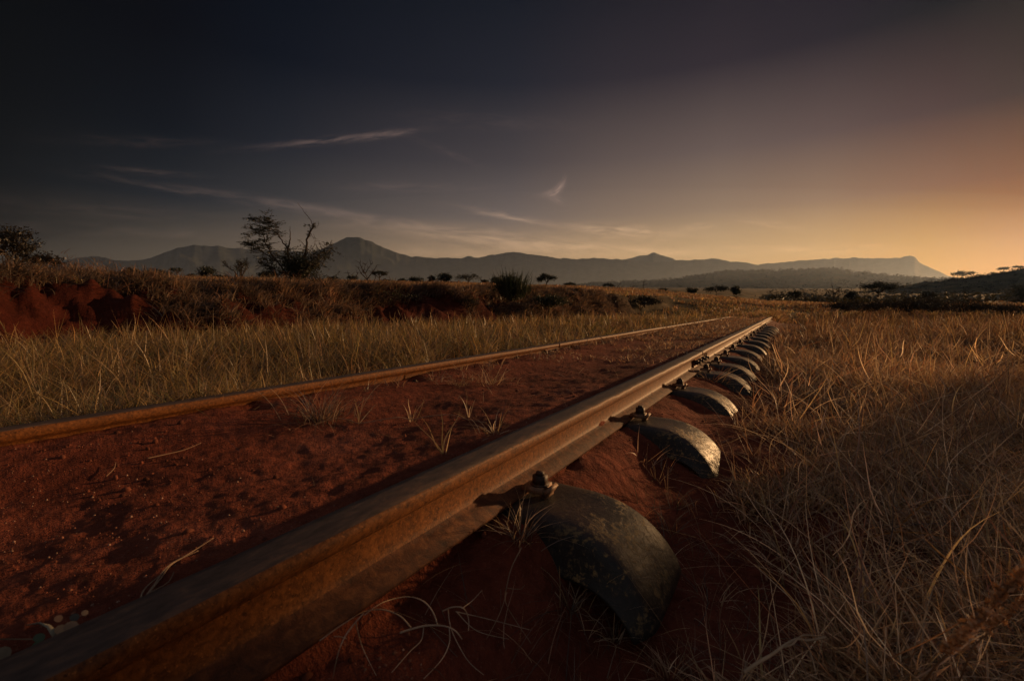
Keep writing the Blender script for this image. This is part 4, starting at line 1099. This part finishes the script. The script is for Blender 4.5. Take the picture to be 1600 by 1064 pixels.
tuft_thing('grass_tuft', 'dark hanging grass tuft draped over the near left rail', 'grass tuft', 500, 640, .07, 260, (.07, .20), {'dead': .75, 'rust': .25}, 206, .05, droop=(.3, 1.0))
tuft_thing('grass_tuft', 'pale dry grass clump inside the left rail before the joint', 'grass tuft', 765, 592, .05, 110, (.05, .15), {'straw': .6, 'rust': .4}, 207, .07)
tuft_thing('grass_tuft', 'smaller pale dry grass clump just left of the big clump at the left rail', 'grass tuft', 718, 596, .05, 50, (.04, .11), {'straw': .6, 'rust': .4}, 208, .04)
tuft_thing('grass_tuft', 'limp pale grass tuft behind the right rail near the buried bolt', 'grass tuft', 772, 690, .04, 40, (.04, .10), {'straw': .8, 'dead': .2}, 209, .016)
tuft_thing('grass_tuft', 'two orange upright blades sprouting behind the right rail', 'grass tuft', 694, 728, .03, 5, (.07, .12), {'straw': .4, 'gold': .6}, 210, .004, lean=(.1, .6), droop=(0, .2), w_=.003)
for (px, py, sd_, lb) in ((560, 662, 211, 'leftmost pale shoot of the creeping runner on the track bed'), (642, 657, 212, 'middle pale shoot of the creeping runner on the track bed'), (733, 657, 213, 'rightmost pale shoot of the creeping runner on the track bed')):
    tuft_thing('grass_shoot', lb, 'grass shoot', px, py, .03, 7, (.05, .10), {'straw': 1.}, sd_, .004, lean=(.1, .95), droop=(0, .3), w_=.003, group='shoots of the creeping grass runner')
tuft_thing('grass_tuft', 'tangled dry straws over the fourth sleeper before the rail joint', 'grass tuft', 1112, 600, -.05, 70, (.07, .2), {'rust': .5, 'straw': .5}, 214, .05, lean=(.5, 1))

def stem(name, label, cat, pts, r0, r1, col, branches=(), n=6, parts=None):
    def G3(x_, y_, z_):
        p = W(x_, y_, z_)
        for _ in range(3):
            g = Hs(p[0], p[1])+.004
            if p[2] >= g: break
            p = W(x_, y_, g)
        return p
    P = np.array([G3(x_, y_, z_) for x_, y_, z_ in pts]); c = P[0].copy()
    mb = MB(); tt = np.linspace(0, len(P)-1, len(P)*5-4)
    def smooth(P_):
        m_ = len(P_); t_ = np.linspace(0, m_-1, m_*6-5); out = []
        for t1 in t_:
            i_ = min(int(t1), m_-2); f = t1-i_
            p0, p1, p2, p3 = P_[max(i_-1, 0)], P_[i_], P_[i_+1], P_[min(i_+2, m_-1)]
            out.append(.5*((2*p1)+(-p0+p2)*f+(2*p0-5*p1+4*p2-p3)*f*f+(-p0+3*p1-3*p2+p3)*f**3))
        return np.array(out)
    Q = smooth(P-c); mb.tube(Q, np.linspace(r0, r1, len(Q)), n, col)
    for bp, a, b in branches:
        Qb = smooth(np.array([G3(*q) for q in bp])-c); mb.tube(Qb, np.linspace(a, b, len(Qb)), n, col)
    if parts: parts(mb, Q)
    o = mb.build(name, M['bark'], None, True); o.location = tuple(c); return tag(o, label, cat)
TW = (.42, .31, .22)
# bleached arching twigs at the bottom centre
stem('dry_twig', 'bleached arching twig with two loops at the bottom centre, against the rail foot', 'twig',
     [(625, 988, -.06), (660, 978, -.055), (690, 977, -.055), (710, 984, -.06), (722, 998, -.08)], .0016, .0008, TW,
     [([(642, 980, -.057), (625, 962, -.04), (598, 952, -.03), (570, 955, -.03), (540, 972, -.04), (500, 1000, -.08)], .0011, .0006),
      ([(684, 977, -.055), (676, 955, -.04), (660, 938, -.03), (635, 932, -.03), (600, 940, -.04), (570, 960, -.07)], .0011, .0006),
      ([(662, 980, -.057), (658, 1000, -.07), (640, 1018, -.08), (612, 1050, -.09)], .0009, .0005),
      ([(702, 980, -.057), (702, 1004, -.07), (690, 1030, -.08), (662, 1060, -.1)], .0010, .0005),
      ([(568, 958, -.05), (545, 985, -.07), (530, 1015, -.09), (520, 1060, -.1)], .0009, .0004),
      ([(556, 972, -.05), (566, 1010, -.07), (588, 1055, -.1)], .0008, .0004),
      ([(541, 997, -.06), (530, 994, -.055), (522, 994, -.05)], .0008, .0004)])
stem('dry_twig', 'smaller hooked twig right of the arching twig at the bottom centre', 'twig',
     [(692, 954, -.05), (708, 948, -.04), (724, 950, -.04), (732, 966, -.06), (732, 985, -.09)], .0012, .0006, TW,
     [([(722, 950, -.04), (738, 938, -.05), (753, 922, -.07)], .0009, .0004), ([(700, 952, -.05), (706, 985, -.08), (730, 1030, -.1), (756, 1054, -.1)], .0008, .0004),
      ([(712, 955, -.05), (760, 966, -.08), (830, 984, -.1)], .0008, .0004), ([(714, 956, -.05), (745, 985, -.08), (795, 998, -.1)], .0008, .0004)])
stem('dry_twig', 'long thin fallen stem running from the rail foot tuft down to the bottom centre', 'twig',
     [(815, 855, -.02), (800, 885, -.04), (792, 915, -.07), (790, 940, -.09), (805, 968, -.09), (830, 1005, -.1)], .0011, .0005, (.26, .17, .11),
     [([(792, 925, -.08), (780, 960, -.09), (760, 998, -.1)], .0008, .0004), ([(791, 918, -.08), (812, 920, -.08), (820, 913, -.07)], .0007, .0003)])
stem('dry_twig', 'knuckled pale straw lying across the grass at the bottom right', 'straw',
     [(1162, 1050, -.05), (1185, 1034, -.045), (1206, 1022, -.04), (1225, 1008, -.035), (1245, 998, -.03), (1262, 1000, -.03), (1290, 995, -.02)], .0024, .0014, (.42, .30, .19),
     [([(1225, 1010, -.035), (1238, 1006, -.03), (1255, 992, -.03), (1292, 995, -.02)], .0014, .0008), ([(1248, 996, -.03), (1262, 1008, -.04), (1275, 1050, -.06)], .0014, .0008)])
def spikes(k0, k1, size, nn):
    def f(mb, Q):
        rg = np.random.default_rng(3); m_ = len(Q)
        tt = np.linspace(k0, k1, nn)
        P = np.stack([np.interp(tt*(m_-1), np.arange(m_), Q[:, k]) for k in range(3)], -1)
        for side in (-1, 1):
            mb.leaves(P+rg.normal(size=P.shape)*size*.5, size*rg.uniform(.7, 1.2, nn), rg, np.array((.38, .22, .09)), 0, .45)
    return f
stem('seed_stalk', 'drooping pale seed stalk arching over the bare sand by the second sleeper', 'seed stalk',
     [(1232, 900, -.06), (1215, 850, -.01), (1200, 805, .03), (1186, 772, .05), (1165, 757, .055), (1145, 751, .055), (1130, 750, .05)], .0011, .0008, (.40, .27, .13),
     [([(1196, 790, .04), (1192, 775, .05), (1187, 766, .055)], .001, .0006)], parts=spikes(.42, .78, .0028, 34))
stem('fallen_straw', 'dry branched straw lying against the near right rail at the left', 'straw',
     [(218, 945, .035), (240, 915, .045), (262, 885, .05), (295, 865, .05), (334, 840, .05)], .0013, .0005, (.26, .18, .12),
     [([(225, 935, .035), (250, 905, .05), (270, 880, .045), (310, 860, .05)], .001, .0004), ([(235, 925, .04), (262, 910, .04), (272, 893, .04)], .0009, .0004), ([(218, 945, .035), (226, 920, .045), (258, 892, .05)], .0012, .0005)])
stem('fallen_straw', 'short pale straw lying on the track bed near the left rail', 'straw', [(230, 716, .035), (262, 709, .037), (290, 702, .037), (314, 692, .037)], .0012, .0006, (.30, .19, .12))
stem('fallen_straw', 'small bent straw left of the longer one on the track bed', 'straw', [(166, 744, .035), (178, 732, .04), (181, 722, .04)], .0009, .0005, (.26, .16, .10))
stem('grass_runner', 'long creeping grass runner linking the pale shoots across the track bed', 'runner',
     [(490, 664, .035), (522, 654, .045), (545, 656, .04), (562, 661, .036), (600, 655, .045), (625, 652, .045), (643, 655, .036), (672, 650, .045), (705, 648, .05), (733, 656, .036), (760, 660, .036)], .0013, .0010, (.34, .22, .14))
# defocused seed head close to the lens at the right edge
def near_seed_head():
    rg = np.random.default_rng(12)
    A = WD(1462, 1040, .30); B = WD(1625, 868, .30)
    root = empty('grass_stalk', A-np.array((0, 0, .02)), 'large blurred russet grass stalk with seed spikes, close up at the lower right edge', 'grass stalk')
    c = np.array(root.location)
    st = MB(); st.tube(np.array([WD(1420, 1100, .31), WD(1450, 1055, .305), A, (A+B)/2, B])-c, [.0007]*5, 5, (.25, .12, .05)); st.tube(np.array([WD(1485, 1100, .33), WD(1520, 1010, .33), WD(1570, 965, .33), WD(1625, 915, .33)])-c, [.0006]*4, 5, (.25, .12, .05))
    st.build('stem', M['bark'], root)
    for (p0, p1, nn, sz) in ((WD(1478, 1018, .30), WD(1625, 868, .30), 420, .0030), (WD(1540, 985, .33), WD(1630, 912, .33), 180, .0026)):
        tt = rg.uniform(0, 1, nn)[:, None]
        P = p0+(p1-p0)*tt+rg.normal(size=(nn, 3))*.0017; hd = MB()
        hd.leaves(P-c, sz*rg.uniform(.6, 1.2, nn), rg, np.array((.66, .34, .14))*rg.uniform(.6, 1.2, (nn, 1)), 0, .5)
        hd.build('seed_spike', M['blade'], root)
near_seed_head()
# little weed with round dry leaves at the lower left
def leaf_disc(mb, c, a, b, nrm, col, cup=.15, k=10):
    nrm = np.array(nrm, float); nrm /= np.linalg.norm(nrm); u = np.cross(nrm, (.1, .2, 1)); u /= np.linalg.norm(u); v = np.cross(nrm, u)
    V = [c]+[np.array(c)+u*a*cos(t_)+v*b*sin(t_)+nrm*cup*a*(.5+.5*cos(2*t_)) for t_ in np.arange(k)/k*2*pi]
    mb.add(V, T=[(0, 1+i_, 1+(i_+1) % k) for i_ in range(k)], c=col)
def weed():
    c = W(92, 1004, .07); root = empty('leafy_weed', c, 'tiny weed with round tan leaves beside the near right rail at the lower left', 'weed')
    st = MB(); lf = MB()
    def q(x_, y_, z_): return W(x_, y_, z_+.034)-c
    st.tube([q(95, 1004, .04), q(84, 988, .055), q(76, 978, .06), q(62, 973, .062), q(42, 976, .05)], [.0026, .0024, .0017, .001, .0006], 6, (.30, .27, .20))
    st.tube([q(100, 1002, .04), q(99, 996, .05), q(97, 988, .058)], [.0009]*3, 5, (.34, .22, .12))
    st.tube([q(0, 998, .04), q(50, 998, .045), q(84, 1007, .04)], [.0007]*3, 4, (.2, .13, .08))
    for (x_, y_, z_, a, col) in ((96, 983, .06, .0050, (.40, .24, .12)), (112, 979, .062, .0060, (.33, .20, .11)), (92, 966, .066, .0036, (.40, .20, .09)), (133, 957, .06, .0030, (.42, .26, .13)), (117, 964, .055, .0042, (.05, .055, .05)), (62, 996, .05, .0048, (.05, .09, .04)), (57, 1008, .045, .0032, (.05, .12, .05)), (6, 1020, .05, .0065, (.16, .12, .07))):
        leaf_disc(lf, q(x_, y_, z_), a*1.1, a*.8, (-FW*.8+RT*.1+np.array((0, 0, .5))), col)
    st.build('stem', M['bark'], root); lf.build('leaves', M['leaf'], root)
weed()
# gravel: fine stones sprinkled over the soil
def ico():
    t_ = (1+5**.5)/2
    V = np.array([(-1, t_, 0), (1, t_, 0), (-1, -t_, 0), (1, -t_, 0), (0, -1, t_), (0, 1, t_), (0, -1, -t_), (0, 1, -t_), (t_, 0, -1), (t_, 0, 1), (-t_, 0, -1), (-t_, 0, 1)])/1.9
    T = np.array([(0, 11, 5), (0, 5, 1), (0, 1, 7), (0, 7, 10), (0, 10, 11), (1, 5, 9), (5, 11, 4), (11, 10, 2), (10, 7, 6), (7, 1, 8), (3, 9, 4), (3, 4, 2), (3, 2, 6), (3, 6, 8), (3, 8, 9), (4, 9, 5), (2, 4, 11), (6, 2, 10), (8, 6, 7), (9, 8, 1)])
    return V, T
IV, IT = ico(); gm = MB()
def gravel(n, xr, yr, s0, s1, cols, pw=2.5):
    x = rng.uniform(*xr, n); y = yr[0]+rng.uniform(0, 1, n)**1.4*(yr[1]-yr[0])
    k = (fbm(x, y, 3, 3, 91) > -.12); x, y = x[k], y[k]; n = len(x)
    s = s0+(s1-s0)*rng.uniform(0, 1, n)**pw; s = np.maximum(s, np.hypot(x, y)*.0003)
    z = H(x, y)+s*.15
    V = (IV[None]*s[:, None, None]*rng.uniform(.6, 1.3, (n, 1, 3))*rng.uniform(.75, 1.2, (n, 12, 1)) + np.stack([x, y, z], -1)[:, None]).reshape(-1, 3)
    T = (IT[None]+np.arange(n)[:, None, None]*12).reshape(-1, 3)
    c = np.array(cols)[rng.integers(0, len(cols), n)]*rng.uniform(.6, 1.2, (n, 1))
    gm.add(V, T=T, c=np.repeat(c, 12, axis=0))
SO = [(.15, .042, .022), (.18, .055, .03), (.12, .036, .02), (.22, .09, .055), (.34, .20, .14)]
gravel(12000, (-1.52, -.55), (.15, 5), .0004, .0022, SO)
gravel(8000, (-.45, .2), (.35, 4), .0005, .0030, SO)
gravel(700, (-1.52, .1), (.3, 4), .003, .008, SO[:3], 3)
o = gm.build('gravel', M['stone']); tag(o, 'fine gravel grains and small clods sprinkled over the red soil', kind='stuff')

# power mast, faint, on the far hill
def mast():
    c = WD(1387, 436, 1650); root = empty('power_mast', c, 'faint lattice mast on the misty hill ridge', 'mast'); mb = MB(); s = 1650/F
    for a in (-1.6, 1.6): mb.tube([np.array(RT)*a*s, np.array(RT)*a*s+np.array((0, 0, 9*s))], [.28*s]*2, 4, (.05, .05, .05))
    mb.build('legs', M['stone'], root)
    cb = MB(); cb.tube([-RT*2.2*s+np.array((0, 0, 8*s)), RT*2.2*s+np.array((0, 0, 8*s))], [.28*s]*2, 4, (.05, .05, .05)); cb.build('crossarm', M['stone'], root)
mast()

# ------------------------------------------------------------------ haze
def volume_mat(name, col, density, g):
    m = bpy.data.materials.new(name); m.use_nodes = True; t = NT(m.node_tree); t.n.clear()
    o = t.new('ShaderNodeOutputMaterial'); v = t.new('ShaderNodeVolumePrincipled')
    v.inputs['Color'].default_value = (*col, 1); v.inputs['Density'].default_value = density; v.inputs['Anisotropy'].default_value = g
    t.link(v.outputs[0], o.inputs['Volume']); return m
def haze_mat(name, HZ_M, HZ_R, HZ_G=HZ_G):
    m = bpy.data.materials.new(name); m.use_nodes = True; t = NT(m.node_tree); t.n.clear()
    o = t.new('ShaderNodeOutputMaterial'); ad = t.new('ShaderNodeAddShader')
    a = t.new('ShaderNodeVolumePrincipled'); a.inputs['Color'].default_value = (1, 1, 1, 1); a.inputs['Density'].default_value = HZ_M; a.inputs['Anisotropy'].default_value = HZ_G
    b = t.new('ShaderNodeVolumePrincipled'); b.inputs['Color'].default_value = (HZ_R[0]/HZ_R[2], HZ_R[1]/HZ_R[2], 1, 1); b.inputs['Density'].default_value = HZ_R[2]
    # absorption of the pale blue part is lifted so that it only scatters
    b.inputs['Absorption Color'].default_value = (1, 1, 1, 1)
    t.link(a.outputs[0], ad.inputs[0]); t.link(b.outputs[0], ad.inputs[1]); t.link(ad.outputs[0], o.inputs['Volume']); return m
hz = MB(); hz.box((0, 0, HZ_TOP/2-50), (8200, 8200, HZ_TOP/2+50))
o = hz.build('haze', haze_mat('haze_air', HZ_M, HZ_R)); tag(o, 'thin evening haze filling the air', kind='stuff')
# a low bank of mist lying in the basin before the mountains
bm_ = bpy.data.meshes.new('mist'); import bmesh
b_ = bmesh.new(); bmesh.ops.create_uvsphere(b_, u_segments=48, v_segments=24, radius=1.0); b_.to_mesh(bm_); b_.free()
mmat = haze_mat('mist_air', 3.5e-5, (.06e-4, .17e-4, .36e-4), .6)
bm_.materials.append(mmat); mc = WD(930, 470, 2000)
for k_, (hx, hy, hz_) in enumerate(((2300, 1600, 50), (2250, 1550, 95), (2100, 1450, 215))):
    mi = bpy.data.objects.new('mist', bm_); COL.objects.link(mi); mi.location = (mc[0], mc[1], 85); mi.scale = (hx, hy, hz_); mi.rotation_euler = (0, 0, YAW)
    tag(mi, 'low mist lying in the basin before the mountains', kind='stuff')
# cover of the bank lip and face: drooping dead grass
G = Grass()
rg2 = np.random.default_rng(21)
y = -1+rg2.uniform(0, 1, 5600)**1.3*23; e_ = fbm(np.full_like(y, -7.), y, .55, 4, 31)
x = -6.9-.75*e_-rg2.uniform(0, 1, len(y))**.8*2.6
k = (fbm(x, y, .9, 3, 95)+.75*sstep(-7.5, -8.6, x)+.25*sstep(8, 16, y)-.16*sstep(5.5, 2.5, y) > .12+.08*rg2.normal(size=len(y))); x, y = x[k], y[k]
rng = rg2
tufts(G, rng, x, y, np.hypot(x, y), 15, lambda a, b, c_, g, N: g.uniform(.08, .34, N), {'dead': .75, 'rust': .25}, .09, nseg=4, lean=(.2, .95), droop=(.1, 1.1), wind=(0.0, .45))
G.build('dry_grass', 'dark dead grass drooping over the lip and face of the red bank')
# unseen shrub added beyond the right edge to shade the very near rail
rg = np.random.default_rng(8); c = np.array((3.258, 7.646, 0)); c[2] = Hs(3.258, 7.646)
rt = empty('added_shade_shrub', c, 'slim thorny shrub added unseen beyond the right edge to shade the near rail', 'shrub')
st = MB(); tp = []
for k in range(5): grow(st, rg, (rg.normal()*.05, rg.normal()*.05, -.05), (rg.normal()*.12, rg.normal()*.12, 1), .8, .02, 3, tp, BK, .22, .08, .14, 3, .62)
st.build('stems', M['bark'], rt)
cr = MB(); tp = np.array(tp); n = 9000; P = tp[rg.integers(0, len(tp), n)]*np.array((.52, .52, 1))+rg.normal(size=(n, 3))*.04
cr.leaves(P, .022*rg.uniform(.6, 1.4, n), rg, leafcols(rg, n, LFD)); cr.build('crown', M['leaf'], rt)
